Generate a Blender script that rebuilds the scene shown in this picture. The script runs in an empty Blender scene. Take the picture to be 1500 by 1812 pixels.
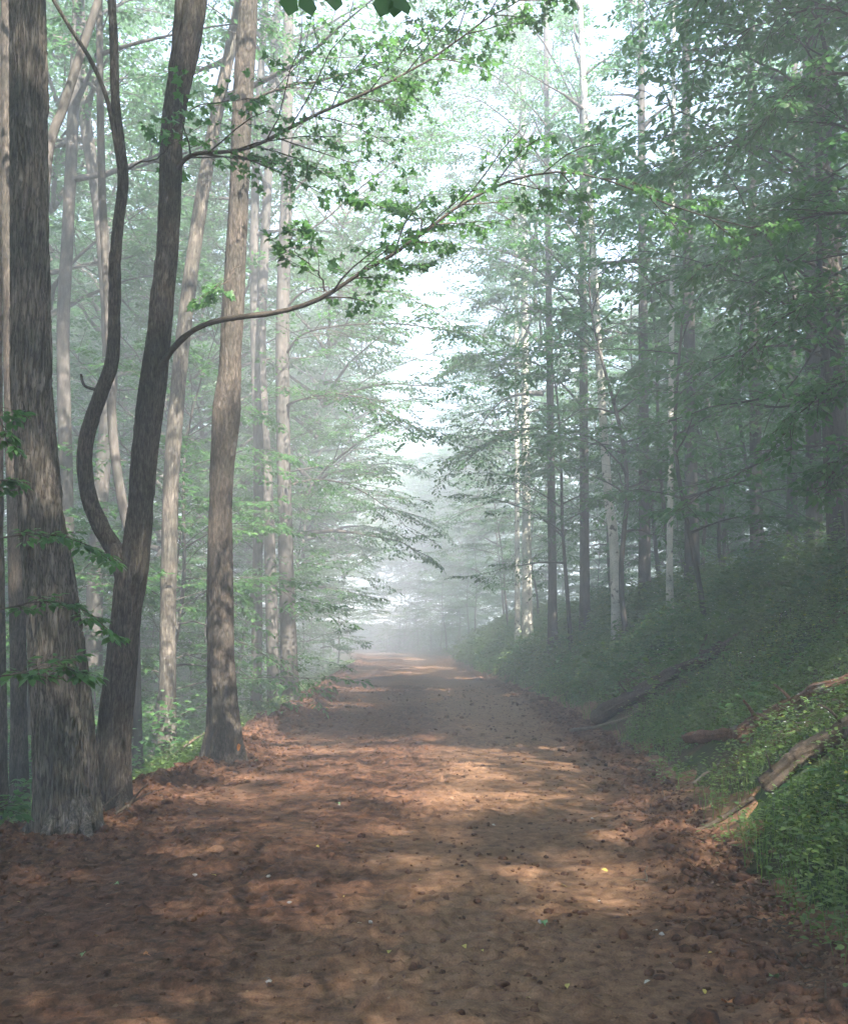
import bpy, math, random
import numpy as np
from mathutils import Vector, Matrix, Euler

# ------------------------------------------------------------------ camera, sky, sun, exposure
scene = bpy.context.scene
COL = scene.collection
R_ = math.radians
EYE = 1.6
F = 1778.0                      # focal length in pixels of the 1500x1812 photograph
PITCH = math.atan(224 / F)
YAW = math.atan(40 / F)

cd = bpy.data.cameras.new("camera")
cam = bpy.data.objects.new("camera", cd)
COL.objects.link(cam)
cam.location = (0, 0, EYE)
cam.rotation_euler = (R_(90) + PITCH, 0, -YAW)
cd.sensor_fit = 'VERTICAL'
cd.angle = 2 * math.atan(906 / F)
cd.clip_start = 0.05
cd.clip_end = 3000
scene.camera = cam
CAMROT = np.array(cam.rotation_euler.to_matrix())

SUN_EL, SUN_AZ = 48.0, 152.0     # azimuth clockwise from +Y (the way down the road); the sun stands behind on the right
world = bpy.data.worlds.new("World")
scene.world = world
world.use_nodes = True
wn = world.node_tree.nodes
wl = world.node_tree.links
wn.clear()
wo = wn.new("ShaderNodeOutputWorld")
wb = wn.new("ShaderNodeBackground")
ws = wn.new("ShaderNodeTexSky")
ws.sky_type = 'NISHITA'
ws.sun_disc = False
ws.sun_elevation = R_(SUN_EL)
ws.sun_rotation = R_(SUN_AZ)
ws.air_density = 1.0
ws.dust_density = 0.7
wb.inputs['Strength'].default_value = 0.095
wl.new(ws.outputs[0], wb.inputs[0])
wl.new(wb.outputs[0], wo.inputs[0])

sd = bpy.data.lights.new("sun", 'SUN')
sd.energy = 4.8
sd.angle = R_(0.5)
sd.color = (1.0, 0.93, 0.82)
sun = bpy.data.objects.new("sun", sd)
COL.objects.link(sun)
a = R_(SUN_AZ)
SUNDIR = Vector((math.sin(a) * math.cos(R_(SUN_EL)), math.cos(a) * math.cos(R_(SUN_EL)), math.sin(R_(SUN_EL))))
sun.rotation_euler = (-SUNDIR).to_track_quat('-Z', 'Y').to_euler()
sun.location = SUNDIR * 60

scene.view_settings.view_transform = 'Standard'
scene.view_settings.look = 'None'
scene.view_settings.gamma = 1.0
scene.view_settings.exposure = 3.05
cy = scene.cycles
cy.max_bounces = 6
cy.diffuse_bounces = 3
cy.glossy_bounces = 1
cy.transmission_bounces = 3
cy.transparent_max_bounces = 4
cy.volume_bounces = 2
cy.use_denoising = True
cy.use_adaptive_sampling = True
cy.adaptive_threshold = 0.02
cy.sample_clamp_indirect = 4.0
cy.caustics_reflective = False
cy.caustics_refractive = False

rng = np.random.default_rng(11)
random.seed(11)
HAZE = 0.0082

# ------------------------------------------------------------------ helpers
def px(u, v, depth):
    """World point seen at photograph pixel (u, v) at forward distance depth."""
    d = CAMROT @ np.array([(u - 750) / F, -(v - 906) / F, -1.0])
    return np.array([0, 0, EYE]) + d * (depth / d[1])

def hash3(ix, iy, iz, seed):
    h = (ix.astype(np.int64) * 374761393 + iy.astype(np.int64) * 668265263 + iz.astype(np.int64) * 2147483647 + seed * 1274126177) & 0xFFFFFFFF
    h = ((h ^ (h >> 13)) * 1274126177) & 0xFFFFFFFF
    h = ((h ^ (h >> 16)) * 2246822519) & 0xFFFFFFFF
    h = h ^ (h >> 15)
    return (h & 0xFFFFFF) / float(0xFFFFFF)

def vnoise(x, y, z=None, seed=0):
    x = np.asarray(x, float); y = np.asarray(y, float)
    z = np.zeros_like(x) if z is None else np.asarray(z, float) + np.zeros_like(x)
    x0, y0, z0 = np.floor(x), np.floor(y), np.floor(z)
    fx, fy, fz = x - x0, y - y0, z - z0
    fx, fy, fz = [t * t * (3 - 2 * t) for t in (fx, fy, fz)]
    r = 0
    for dx in (0, 1):
        for dy in (0, 1):
            for dz in (0, 1):
                w = (fx if dx else 1 - fx) * (fy if dy else 1 - fy) * (fz if dz else 1 - fz)
                r = r + w * hash3(x0 + dx, y0 + dy, z0 + dz, seed)
    return r * 2 - 1

def fbm(x, y, z=None, seed=0, oct=4, gain=0.5):
    r, a, f = 0, 1.0, 1.0
    for i in range(oct):
        r = r + a * vnoise(np.asarray(x) * f, np.asarray(y) * f, None if z is None else np.asarray(z) * f, seed + i * 17)
        a *= gain; f *= 2.03
    return r

def sstep(a, b, x):
    t = np.clip((np.asarray(x, float) - a) / (b - a), 0, 1)
    return t * t * (3 - 2 * t)

class MB:
    """Collects vertices and faces (triangles and quads) as arrays, then becomes one mesh."""
    def __init__(s):
        s.v, s.f3, s.f4, s.n = [], [], [], 0
    def add(s, v, f3=None, f4=None):
        v = np.asarray(v, float).reshape(-1, 3)
        s.v.append(v)
        if f3 is not None and len(f3): s.f3.append(np.asarray(f3, int).reshape(-1, 3) + s.n)
        if f4 is not None and len(f4): s.f4.append(np.asarray(f4, int).reshape(-1, 4) + s.n)
        s.n += len(v)
    def tube(s, pts, rad, n=8, cap=True, rough=0.0, seed=0, fq=2.0, fl=None):
        pts = np.asarray(pts, float); rad = np.asarray(rad, float) + np.zeros(len(pts))
        m = len(pts)
        T = np.gradient(pts, axis=0)
        T /= np.linalg.norm(T, axis=1)[:, None] + 1e-9
        ref = np.array([0, 0, 1.0]) if abs(T[0, 2]) < 0.8 else np.array([1.0, 0, 0])
        U = np.zeros_like(pts); u = ref - T[0] * ref.dot(T[0])
        for i in range(m):
            u = u - T[i] * u.dot(T[i]); u /= np.linalg.norm(u) + 1e-9; U[i] = u
        V = np.cross(T, U)
        th = np.linspace(0, 2 * np.pi, n, endpoint=False)
        c, si = np.cos(th), np.sin(th)
        r = rad[:, None] * np.ones(n)
        if rough:
            L = np.concatenate([[0], np.cumsum(np.linalg.norm(np.diff(pts, axis=0), axis=1))])
            r = r * (1 + rough * fbm(c[None] * fq + 0 * r, si[None] * fq + 0 * r, L[:, None] * (fl or fq * 1.3) + 0 * r, seed, 3))
        P = pts[:, None] + r[..., None] * (U[:, None] * c[None, :, None] + V[:, None] * si[None, :, None])
        i = np.arange(m - 1)[:, None] * n; j = np.arange(n)[None]; j2 = (j + 1) % n
        q = np.stack([i + j, i + j2, i + n + j2, i + n + j], -1).reshape(-1, 4)
        v = P.reshape(-1, 3); f3 = None
        if cap:
            v = np.vstack([v, pts[0], pts[-1]])
            k = np.arange(n); k2 = (k + 1) % n
            f3 = np.vstack([np.stack([k2, k, 0 * k + m * n], -1), np.stack([k + (m - 1) * n, k2 + (m - 1) * n, 0 * k + m * n + 1], -1)])
        s.add(v, f3, q)
    def mesh(s, name, mat=None, smooth=False):
        me = bpy.data.meshes.new(name)
        v = np.vstack(s.v) if s.v else np.zeros((0, 3))
        f3 = np.vstack(s.f3) if s.f3 else np.zeros((0, 3), int)
        f4 = np.vstack(s.f4) if s.f4 else np.zeros((0, 4), int)
        me.vertices.add(len(v)); me.vertices.foreach_set("co", v.astype(np.float32).ravel())
        me.loops.add(len(f3) * 3 + len(f4) * 4)
        me.loops.foreach_set("vertex_index", np.concatenate([f3.ravel(), f4.ravel()]).astype(np.int32))
        me.polygons.add(len(f3) + len(f4))
        st = np.concatenate([np.arange(len(f3)) * 3, len(f3) * 3 + np.arange(len(f4)) * 4]).astype(np.int32)
        me.polygons.foreach_set("loop_start", st)
        if smooth: me.polygons.foreach_set("use_smooth", np.ones(len(st), bool))
        me.update(calc_edges=True)
        if mat: me.materials.append(mat)
        return me

def crown_mesh(name, wood, fol, shape, leafmat, woodmat):
    """Leaves (triangles, first material) and the limbs that carry them (quads, second material) as one crown."""
    m = MB(); fol.into(m, shape)
    n = m.n
    for v in wood.v: m.v.append(v); m.n += len(v)
    for f in wood.f4: m.f4.append(f + n)
    me = m.mesh(name, leafmat)
    me.materials.append(woodmat)
    n3 = sum(len(f) for f in m.f3); n4 = sum(len(f) for f in m.f4)
    me.polygons.foreach_set("material_index", np.concatenate([np.zeros(n3), np.ones(n4)]).astype(np.int32))
    me.polygons.foreach_set("use_smooth", np.concatenate([np.zeros(n3), np.ones(n4)]).astype(bool))
    return me

def link(name, me, parent=None, loc=None):
    o = bpy.data.objects.new(name, me)
    COL.objects.link(o)
    if parent is not None: o.parent = parent
    if loc is not None: o.location = loc
    return o

def empty(name, loc=(0, 0, 0), rz=0.0):
    o = bpy.data.objects.new(name, None)
    COL.objects.link(o)
    o.location = loc; o.rotation_euler = (0, 0, rz)
    o.empty_display_size = 0.3
    return o

def tag(o, label=None, cat=None, group=None, kind=None):
    if label: o['label'] = label
    if cat: o['category'] = cat
    if group: o['group'] = group
    if kind: o['kind'] = kind
    return o

def copy_tree(root, loc, rz, sc):
    r = root.copy(); COL.objects.link(r)
    r.location = loc; r.rotation_euler = (0, 0, rz); r.scale = sc if hasattr(sc, '__len__') else (sc, sc, sc)
    for ch in list(root.children):
        c = ch.copy(); COL.objects.link(c); c.parent = r
        for g in list(ch.children):
            d = g.copy(); COL.objects.link(d); d.parent = c
    return r

def spline(pts, n):
    """Smooth resampling of control points (Catmull-Rom), any number of columns."""
    p = np.asarray(pts, float)
    p = np.vstack([2 * p[0] - p[1], p, 2 * p[-1] - p[-2]])
    seg = len(p) - 3
    out = []
    for t in np.linspace(0, seg - 1e-6, n):
        i = int(t); f = t - i
        a, b, c, d = p[i:i + 4]
        out.append(0.5 * ((2 * b) + (-a + c) * f + (2 * a - 5 * b + 4 * c - d) * f * f + (-a + 3 * b - 3 * c + d) * f ** 3))
    return np.array(out)

# ------------------------------------------------------------------ materials
def new_mat(name):
    m = bpy.data.materials.new(name); m.use_nodes = True
    nt = m.node_tree
    return m, nt, nt.nodes, nt.links, nt.nodes["Principled BSDF"]

def ramp(nodes, stops):
    r = nodes.new("ShaderNodeValToRGB")
    e = r.color_ramp.elements
    while len(e) < len(stops): e.new(0.5)
    for k, (p, c) in enumerate(stops):
        e[k].position = p; e[k].color = (*c, 1)
    return r

def bark_mat(name, dark, mid, light, scale=1.0, stretch=0.16, bump=0.5, patch=None, crack=0.0):
    m, nt, N, L, bs = new_mat(name)
    tc = N.new("ShaderNodeTexCoord")
    mp = N.new("ShaderNodeMapping"); mp.inputs['Scale'].default_value = (scale, scale, scale * stretch)
    L.new(tc.outputs['Object'], mp.inputs[0])
    n1 = N.new("ShaderNodeTexNoise"); n1.inputs['Scale'].default_value = 26; n1.inputs['Detail'].default_value = 7; n1.inputs['Roughness'].default_value = 0.68
    L.new(mp.outputs[0], n1.inputs['Vector'])
    r = ramp(N, [(0.3, dark), (0.52, mid), (0.75, light)])
    L.new(n1.outputs['Fac'], r.inputs[0])
    n2 = N.new("ShaderNodeTexNoise"); n2.inputs['Scale'].default_value = 1.7; n2.inputs['Detail'].default_value = 4
    L.new(tc.outputs['Object'], n2.inputs['Vector'])
    r2 = ramp(N, [(0.35, (0.66, 0.7, 0.66)), (0.65, (1.22, 1.16, 1.1))])
    L.new(n2.outputs['Fac'], r2.inputs[0])
    mx = N.new("ShaderNodeMix"); mx.data_type = 'RGBA'; mx.blend_type = 'MULTIPLY'; mx.inputs[0].default_value = 1
    L.new(r.outputs[0], mx.inputs[6]); L.new(r2.outputs[0], mx.inputs[7])
    out = mx.outputs[2]
    if patch:
        n3 = N.new("ShaderNodeTexNoise"); n3.inputs['Scale'].default_value = 5.5; n3.inputs['Detail'].default_value = 3
        L.new(tc.outputs['Object'], n3.inputs['Vector'])
        r3 = ramp(N, [(0.58, (0, 0, 0)), (0.68, (1, 1, 1))]); L.new(n3.outputs['Fac'], r3.inputs[0])
        mm = N.new("ShaderNodeMix"); mm.data_type = 'RGBA'
        L.new(r3.outputs[0], mm.inputs[0]); L.new(out, mm.inputs[6]); mm.inputs[7].default_value = (*patch, 1)
        out = mm.outputs[2]
    hgt = n1.outputs['Fac']
    if crack:
        m4 = N.new("ShaderNodeMapping"); m4.inputs['Scale'].default_value = (crack, crack, crack * 0.11)
        L.new(tc.outputs['Object'], m4.inputs[0])
        n4 = N.new("ShaderNodeTexNoise"); n4.inputs['Scale'].default_value = 1.0; n4.inputs['Detail'].default_value = 3; n4.inputs['Roughness'].default_value = 0.55
        L.new(m4.outputs[0], n4.inputs['Vector'])
        sb = N.new("ShaderNodeMath"); sb.operation = 'SUBTRACT'; sb.inputs[1].default_value = 0.5; L.new(n4.outputs['Fac'], sb.inputs[0])
        ab = N.new("ShaderNodeMath"); ab.operation = 'ABSOLUTE'; L.new(sb.outputs[0], ab.inputs[0])
        r4 = ramp(N, [(0.0, (0.32, 0.3, 0.29)), (0.045, (0.85, 0.85, 0.85)), (0.12, (1.12, 1.12, 1.12))]); L.new(ab.outputs[0], r4.inputs[0])
        mc = N.new("ShaderNodeMix"); mc.data_type = 'RGBA'; mc.blend_type = 'MULTIPLY'; mc.inputs[0].default_value = 1
        L.new(out, mc.inputs[6]); L.new(r4.outputs[0], mc.inputs[7]); out = mc.outputs[2]
        hs = N.new("ShaderNodeMath"); hs.operation = 'MULTIPLY_ADD'; hs.inputs[1].default_value = 0.8
        L.new(r4.outputs[0], hs.inputs[0]); L.new(n1.outputs['Fac'], hs.inputs[2]); hgt = hs.outputs[0]
    L.new(out, bs.inputs['Base Color'])
    bs.inputs['Roughness'].default_value = 0.9
    bs.inputs['Specular IOR Level'].default_value = 0.2
    b = N.new("ShaderNodeBump"); b.inputs['Strength'].default_value = bump; b.inputs['Distance'].default_value = 0.014
    L.new(hgt, b.inputs['Height']); L.new(b.outputs[0], bs.inputs['Normal'])
    return m

M_BARK_GREY = bark_mat("bark_grey", (0.0486, 0.0419, 0.0359), (0.1264, 0.1118, 0.0972), (0.2333, 0.209, 0.1847), 1.0, 0.16, 0.8, crack=42)
M_BARK_BROWN = bark_mat("bark_brown", (0.0403, 0.0333, 0.0289), (0.0887, 0.0753, 0.0654), (0.1533, 0.1356, 0.1201), 1.3, 0.35, 0.8, crack=60)
M_BARK_FAR = bark_mat("bark_far", (0.0423, 0.0382, 0.0353), (0.0846, 0.0765, 0.0715), (0.141, 0.13, 0.1217), 0.6, 0.3, 0.4)
M_BIRCH = bark_mat("bark_birch", (0.3, 0.28, 0.26), (0.48, 0.46, 0.43), (0.62, 0.6, 0.57), 1.0, 2.0, 0.3, patch=(0.08, 0.07, 0.06))
M_TWIG = bark_mat("bark_twig", (0.04, 0.032, 0.027), (0.075, 0.06, 0.05), (0.12, 0.1, 0.085), 2.0, 1.0, 0.3)
M_LOG = bark_mat("log_bark", (0.028, 0.021, 0.016), (0.07, 0.053, 0.04), (0.13, 0.102, 0.08), 1.2, 1.0, 0.9)
M_LOG_RED = bark_mat("log_rotten_red", (0.04, 0.02, 0.013), (0.115, 0.058, 0.038), (0.21, 0.13, 0.095), 1.3, 1.0, 0.9, patch=(0.13, 0.115, 0.1))
M_STICK = bark_mat("stick_pale", (0.08, 0.065, 0.05), (0.15, 0.125, 0.1), (0.23, 0.2, 0.165), 2.0, 1.0, 0.4)
M_WOUND = bark_mat("raw_wood", (0.3, 0.1, 0.03), (0.45, 0.18, 0.06), (0.55, 0.27, 0.1), 2.0, 1.0, 0.4)

def leaf_mat(name, c0, c1, c2, trans, tfac=0.42, rough=0.42):
    m, nt, N, L, bs = new_mat(name)
    g = N.new("ShaderNodeNewGeometry")
    r = ramp(N, [(0.0, c0), (0.55, c1), (1.0, c2)])
    L.new(g.outputs['Random Per Island'], r.inputs[0])
    L.new(r.outputs[0], bs.inputs['Base Color'])
    bs.inputs['Roughness'].default_value = rough
    bs.inputs['Specular IOR Level'].default_value = 0.35
    t = N.new("ShaderNodeBsdfTranslucent")
    mt = N.new("ShaderNodeMix"); mt.data_type = 'RGBA'; mt.blend_type = 'MULTIPLY'; mt.inputs[0].default_value = 0.0
    rt = ramp(N, [(0.0, tuple(0.8 * k for k in trans)), (1.0, trans)])
    L.new(g.outputs['Random Per Island'], rt.inputs[0])
    L.new(rt.outputs[0], t.inputs['Color'])
    ms = N.new("ShaderNodeMixShader"); ms.inputs[0].default_value = tfac
    L.new(bs.outputs[0], ms.inputs[1]); L.new(t.outputs[0], ms.inputs[2])
    L.new(ms.outputs[0], N["Material Output"].inputs['Surface'])
    return m

M_LEAF = leaf_mat("leaf_maple", (0.03, 0.085, 0.028), (0.048, 0.12, 0.035), (0.075, 0.16, 0.045), (0.14, 0.32, 0.09), 0.44)
M_LEAF_FAR = leaf_mat("leaf_canopy", (0.035, 0.09, 0.035), (0.05, 0.115, 0.042), (0.075, 0.16, 0.05), (0.13, 0.3, 0.11), 0.44)
M_LEAF_DARK = leaf_mat("leaf_beech", (0.032, 0.09, 0.03), (0.05, 0.12, 0.037), (0.078, 0.16, 0.045), (0.12, 0.29, 0.09), 0.44)
M_HERB = leaf_mat("leaf_herb", (0.05, 0.095, 0.028), (0.08, 0.14, 0.04), (0.14, 0.2, 0.055), (0.18, 0.31, 0.06), 0.35, 0.5)
M_GRASS = leaf_mat("grass_blade", (0.05, 0.11, 0.025), (0.075, 0.145, 0.035), (0.16, 0.2, 0.05), (0.18, 0.32, 0.05), 0.35, 0.5)
M_SPRIG = leaf_mat("sprig_yellow", (0.16, 0.2, 0.03), (0.25, 0.28, 0.04), (0.36, 0.36, 0.05), (0.35, 0.4, 0.05), 0.35, 0.5)
M_FLOWER = leaf_mat("flower_white", (0.6, 0.6, 0.56), (0.7, 0.7, 0.66), (0.8, 0.8, 0.77), (0.6, 0.6, 0.55), 0.3, 0.6)
M_DEAD = leaf_mat("leaf_litter", (0.09, 0.05, 0.03), (0.14, 0.085, 0.05), (0.22, 0.14, 0.085), (0.15, 0.09, 0.04), 0.15, 0.7)

def flat_leaf(name, c):
    m, nt, N, L, bs = new_mat(name)
    n = N.new("ShaderNodeTexNoise"); n.inputs['Scale'].default_value = 60
    r = ramp(N, [(0.3, tuple(k * 0.7 for k in c)), (0.7, tuple(min(1, k * 1.15) for k in c))])
    L.new(n.outputs['Fac'], r.inputs[0]); L.new(r.outputs[0], bs.inputs['Base Color'])
    bs.inputs['Roughness'].default_value = 0.6
    return m
M_FL_YELLOW = flat_leaf("fallen_yellow", (0.36, 0.29, 0.05))
M_FL_GREEN = flat_leaf("fallen_green", (0.12, 0.22, 0.08))
M_FL_PALE = flat_leaf("fallen_pale", (0.36, 0.33, 0.28))
M_FL_ORANGE = flat_leaf("fallen_orange", (0.42, 0.16, 0.05))
M_PEBBLE = flat_leaf("pebble_stone", (0.33, 0.3, 0.27))

def dirt_mat():
    m, nt, N, L, bs = new_mat("dirt_road")
    tc = N.new("ShaderNodeTexCoord")
    at = N.new("ShaderNodeAttribute"); at.attribute_name = "packed"
    n1 = N.new("ShaderNodeTexNoise"); n1.inputs['Scale'].default_value = 1.3; n1.inputs['Detail'].default_value = 6; n1.inputs['Roughness'].default_value = 0.62
    n2 = N.new("ShaderNodeTexNoise"); n2.inputs['Scale'].default_value = 13; n2.inputs['Detail'].default_value = 7; n2.inputs['Roughness'].default_value = 0.62
    n3 = N.new("ShaderNodeTexNoise"); n3.inputs['Scale'].default_value = 95; n3.inputs['Detail'].default_value = 5; n3.inputs['Roughness'].default_value = 0.7
    for n in (n1, n2, n3): L.new(tc.outputs['Object'], n.inputs['Vector'])
    loose = ramp(N, [(0.36, (0.032, 0.015, 0.009)), (0.5, (0.085, 0.041, 0.024)), (0.66, (0.14, 0.073, 0.043))])
    L.new(n2.outputs['Fac'], loose.inputs[0])
    pk = ramp(N, [(0.34, (0.1, 0.052, 0.03)), (0.52, (0.18, 0.102, 0.058)), (0.7, (0.25, 0.15, 0.09))])
    L.new(n2.outputs['Fac'], pk.inputs[0])
    ad = N.new("ShaderNodeMath"); ad.operation = 'MULTIPLY_ADD'; ad.inputs[1].default_value = 1.5; ad.inputs[2].default_value = -0.75
    L.new(n1.outputs['Fac'], ad.inputs[0])
    sm = N.new("ShaderNodeMath"); sm.operation = 'ADD'; sm.use_clamp = True
    L.new(ad.outputs[0], sm.inputs[0]); L.new(at.outputs['Fac'], sm.inputs[1])
    mx = N.new("ShaderNodeMix"); mx.data_type = 'RGBA'
    L.new(sm.outputs[0], mx.inputs[0]); L.new(loose.outputs[0], mx.inputs[6]); L.new(pk.outputs[0], mx.inputs[7])
    gr = ramp(N, [(0.36, (0.7, 0.69, 0.69)), (0.64, (1.22, 1.2, 1.18))])
    L.new(n3.outputs['Fac'], gr.inputs[0])
    m2 = N.new("ShaderNodeMix"); m2.data_type = 'RGBA'; m2.blend_type = 'MULTIPLY'; m2.inputs[0].default_value = 1
    L.new(mx.outputs[2], m2.inputs[6]); L.new(gr.outputs[0], m2.inputs[7])
    L.new(m2.outputs[2], bs.inputs['Base Color'])
    bs.inputs['Roughness'].default_value = 0.92
    bs.inputs['Specular IOR Level'].default_value = 0.18
    s2 = N.new("ShaderNodeMath"); s2.operation = 'MULTIPLY_ADD'; s2.inputs[1].default_value = 0.35
    L.new(n3.outputs['Fac'], s2.inputs[0]); L.new(n2.outputs['Fac'], s2.inputs[2])
    b = N.new("ShaderNodeBump"); b.inputs['Strength'].default_value = 0.8; b.inputs['Distance'].default_value = 0.02
    L.new(s2.outputs[0], b.inputs['Height']); L.new(b.outputs[0], bs.inputs['Normal'])
    return m
M_DIRT = dirt_mat()

def soil_mat():
    m, nt, N, L, bs = new_mat("forest_floor")
    tc = N.new("ShaderNodeTexCoord")
    n1 = N.new("ShaderNodeTexNoise"); n1.inputs['Scale'].default_value = 0.9; n1.inputs['Detail'].default_value = 6
    n2 = N.new("ShaderNodeTexNoise"); n2.inputs['Scale'].default_value = 14; n2.inputs['Detail'].default_value = 8; n2.inputs['Roughness'].default_value = 0.7
    for n in (n1, n2): L.new(tc.outputs['Object'], n.inputs['Vector'])
    lit = ramp(N, [(0.3, (0.035, 0.022, 0.014)), (0.5, (0.075, 0.05, 0.03)), (0.72, (0.12, 0.085, 0.055))])
    grn = ramp(N, [(0.3, (0.02, 0.035, 0.014)), (0.55, (0.035, 0.065, 0.022)), (0.75, (0.06, 0.09, 0.032))])
    L.new(n2.outputs['Fac'], lit.inputs[0]); L.new(n2.outputs['Fac'], grn.inputs[0])
    r = ramp(N, [(0.4, (0, 0, 0)), (0.58, (1, 1, 1))]); L.new(n1.outputs['Fac'], r.inputs[0])
    mx = N.new("ShaderNodeMix"); mx.data_type = 'RGBA'
    L.new(r.outputs[0], mx.inputs[0]); L.new(lit.outputs[0], mx.inputs[6]); L.new(grn.outputs[0], mx.inputs[7])
    L.new(mx.outputs[2], bs.inputs['Base Color'])
    bs.inputs['Roughness'].default_value = 0.95
    bs.inputs['Specular IOR Level'].default_value = 0.10
    b = N.new("ShaderNodeBump"); b.inputs['Strength'].default_value = 0.8; b.inputs['Distance'].default_value = 0.03
    L.new(n2.outputs['Fac'], b.inputs['Height']); L.new(b.outputs[0], bs.inputs['Normal'])
    return m
M_SOIL = soil_mat()

# ------------------------------------------------------------------ terrain
YK = [-120, 0, 4, 7, 8.5, 10, 13, 18, 26, 40, 70, 95, 115, 140, 170, 240, 400]
LK = [-4.6, -3.9, -3.6, -3.3, -2.95, -2.75, -2.35, -2.45, -2.5, -2.75, -2.9, -4.0, -6.5, -13, -24, -60, -150]
YR = [-120, 0, 4.2, 7.7, 12, 16.7, 25, 40, 70, 95, 115, 140, 170, 240, 400]
RK = [0.9, 1.35, 1.75, 2.15, 2.7, 3.1, 3.3, 3.4, 3.3, 2.3, 0.0, -6, -17, -53, -143]
def Ledge(y): return np.interp(y, YK, LK)
def Redge(y): return np.interp(y, YR, RK)

def softramp(d, d0, w):
    """0 below d0, slope 1 above, blended over w."""
    return w * np.log1p(np.exp(np.clip((d - d0) / w, -40, 40)))

def H(x, y):
    x = np.asarray(x, float); y = np.asarray(y, float)
    L, R = Ledge(y), Redge(y)
    dl, dr = L - x, x - R
    left = -(0.5 * softramp(dl, 0.35, 0.12) - 0.32 * softramp(dl, 4.0, 0.7) - 0.13 * softramp(dl, 14, 2.0))
    right = 0.74 * softramp(dr, 0.25, 0.12) - 0.6 * softramp(dr, 4.3, 0.5) - 0.09 * softramp(dr, 30, 4.0)
    right = right * (1 - 0.8 * sstep(66, 108, y))
    z = np.where(x < L, left, np.where(x > R, right, 0.0))
    off = sstep(0.2, 2.0, np.maximum(dl, dr))
    z = z + off * (0.16 * fbm(x * 0.45, y * 0.45, seed=5, oct=3) + 0.04 * fbm(x * 2.3, y * 2.3, seed=6, oct=2))
    z = z + 0.05 * np.sin(y * 0.09 + 0.6) * sstep(10, 30, y)
    z = z + 6.0 * sstep(125, 200, y + 0.25 * x) * sstep(0.5, 12, dr)
    return z

def Hs(x, y): return float(H(np.array([x]), np.array([y]))[0])

def inroad(x, y, m=0.0):
    return (x > Ledge(y) - m) & (x < Redge(y) + m)

# one ground sheet
xs = np.unique(np.concatenate([np.linspace(-250, -40, 26), np.linspace(-40, -8, 50), np.linspace(-8, 14, 150), np.linspace(14, 40, 40), np.linspace(40, 250, 26)]))
ysv = np.unique(np.concatenate([np.linspace(-120, -10, 28), np.linspace(-10, 0, 14), 0.0 + np.geomspace(0.6, 380, 330)]))
X, Y = np.meshgrid(xs, ysv)
Z = H(X, Y)
dl, dr = Ledge(Y) - X, X - Redge(Y)
inside = sstep(0.55, -0.1, np.maximum(dl, dr))
Z = Z - 0.22 * inside
nx, ny = len(xs), len(ysv)
i = np.arange(ny - 1)[:, None] * nx; j = np.arange(nx - 1)[None]
q = np.stack([i + j, i + j + 1, i + nx + j + 1, i + nx + j], -1).reshape(-1, 4)
mb = MB(); mb.add(np.stack([X, Y, Z], -1), None, q)
ground = link("ground", mb.mesh("ground", M_SOIL, True))
tag(ground, "leaf-littered forest floor, dropping away left and rising as a bank right", "ground", kind='structure')

# the dirt road: a fine sheet with clods, tracks and a loose crumbly edge
def road_z(X, Y):
    L, R = Ledge(Y), Redge(Y)
    w = R - L
    s = (X - L) / w
    z = H(X, Y) * 1.0
    z = z + 0.05 * (1 - (2 * np.clip(s, 0, 1) - 1) ** 2)
    z = z + 0.035 * fbm(X * 0.8, Y * 0.5, seed=21, oct=3)
    loose = np.clip(0.35 + 0.9 * fbm(X * 0.55, Y * 0.4, seed=23, oct=3) + 0.5 * (0.45 - s), 0.12, 1.0)
    # tracked, torn surface: short cross-wise ridges and lumps
    n = fbm(X * 7.5, Y * 18.0, seed=31, oct=3, gain=0.65)
    z = z + 0.02 * loose * n * (0.6 + 0.4 * np.abs(n))
    lump = np.clip(fbm(X * 13, Y * 15, seed=37, oct=2, gain=0.6) - 0.3, 0, 2)
    z = z + 0.04 * loose * lump
    # loose windrow on the left edge, crumbled soil at the foot of the bank
    bl = np.exp(-((X - L - 0.05 - 0.25 * vnoise(Y * 0.8, Y * 0 + 3, seed=2)) / 0.42) ** 2)
    br = np.exp(-((X - R + 0.1 - 0.2 * vnoise(Y * 0.9, Y * 0 + 9, seed=3)) / 0.4) ** 2)
    cl = np.clip(0.6 + 0.7 * fbm(X * 2.7, Y * 2.7, seed=41, oct=4, gain=0.62), 0, 2)
    z = z + 0.15 * bl * cl + 0.085 * br * cl
    edge = np.maximum(L - 0.35 + 0.3 * vnoise(Y * 1.1, Y * 0, seed=7) - X, X - R - 0.42 - 0.3 * vnoise(Y * 1.3, X * 1.1, seed=8) - 0.12 * vnoise(Y * 4, X * 4, seed=18))
    z = z - 0.35 * sstep(0, 0.35, edge)
    packed = np.clip(0.5 + 0.55 * sstep(0.45, 0.7, s) - 0.75 * loose * sstep(0.75, 0.4, s) - 0.9 * (bl + br) + 0.15 * fbm(X * 1.5, Y * 0.4, seed=51, oct=2), 0, 1)
    return z, packed

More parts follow.
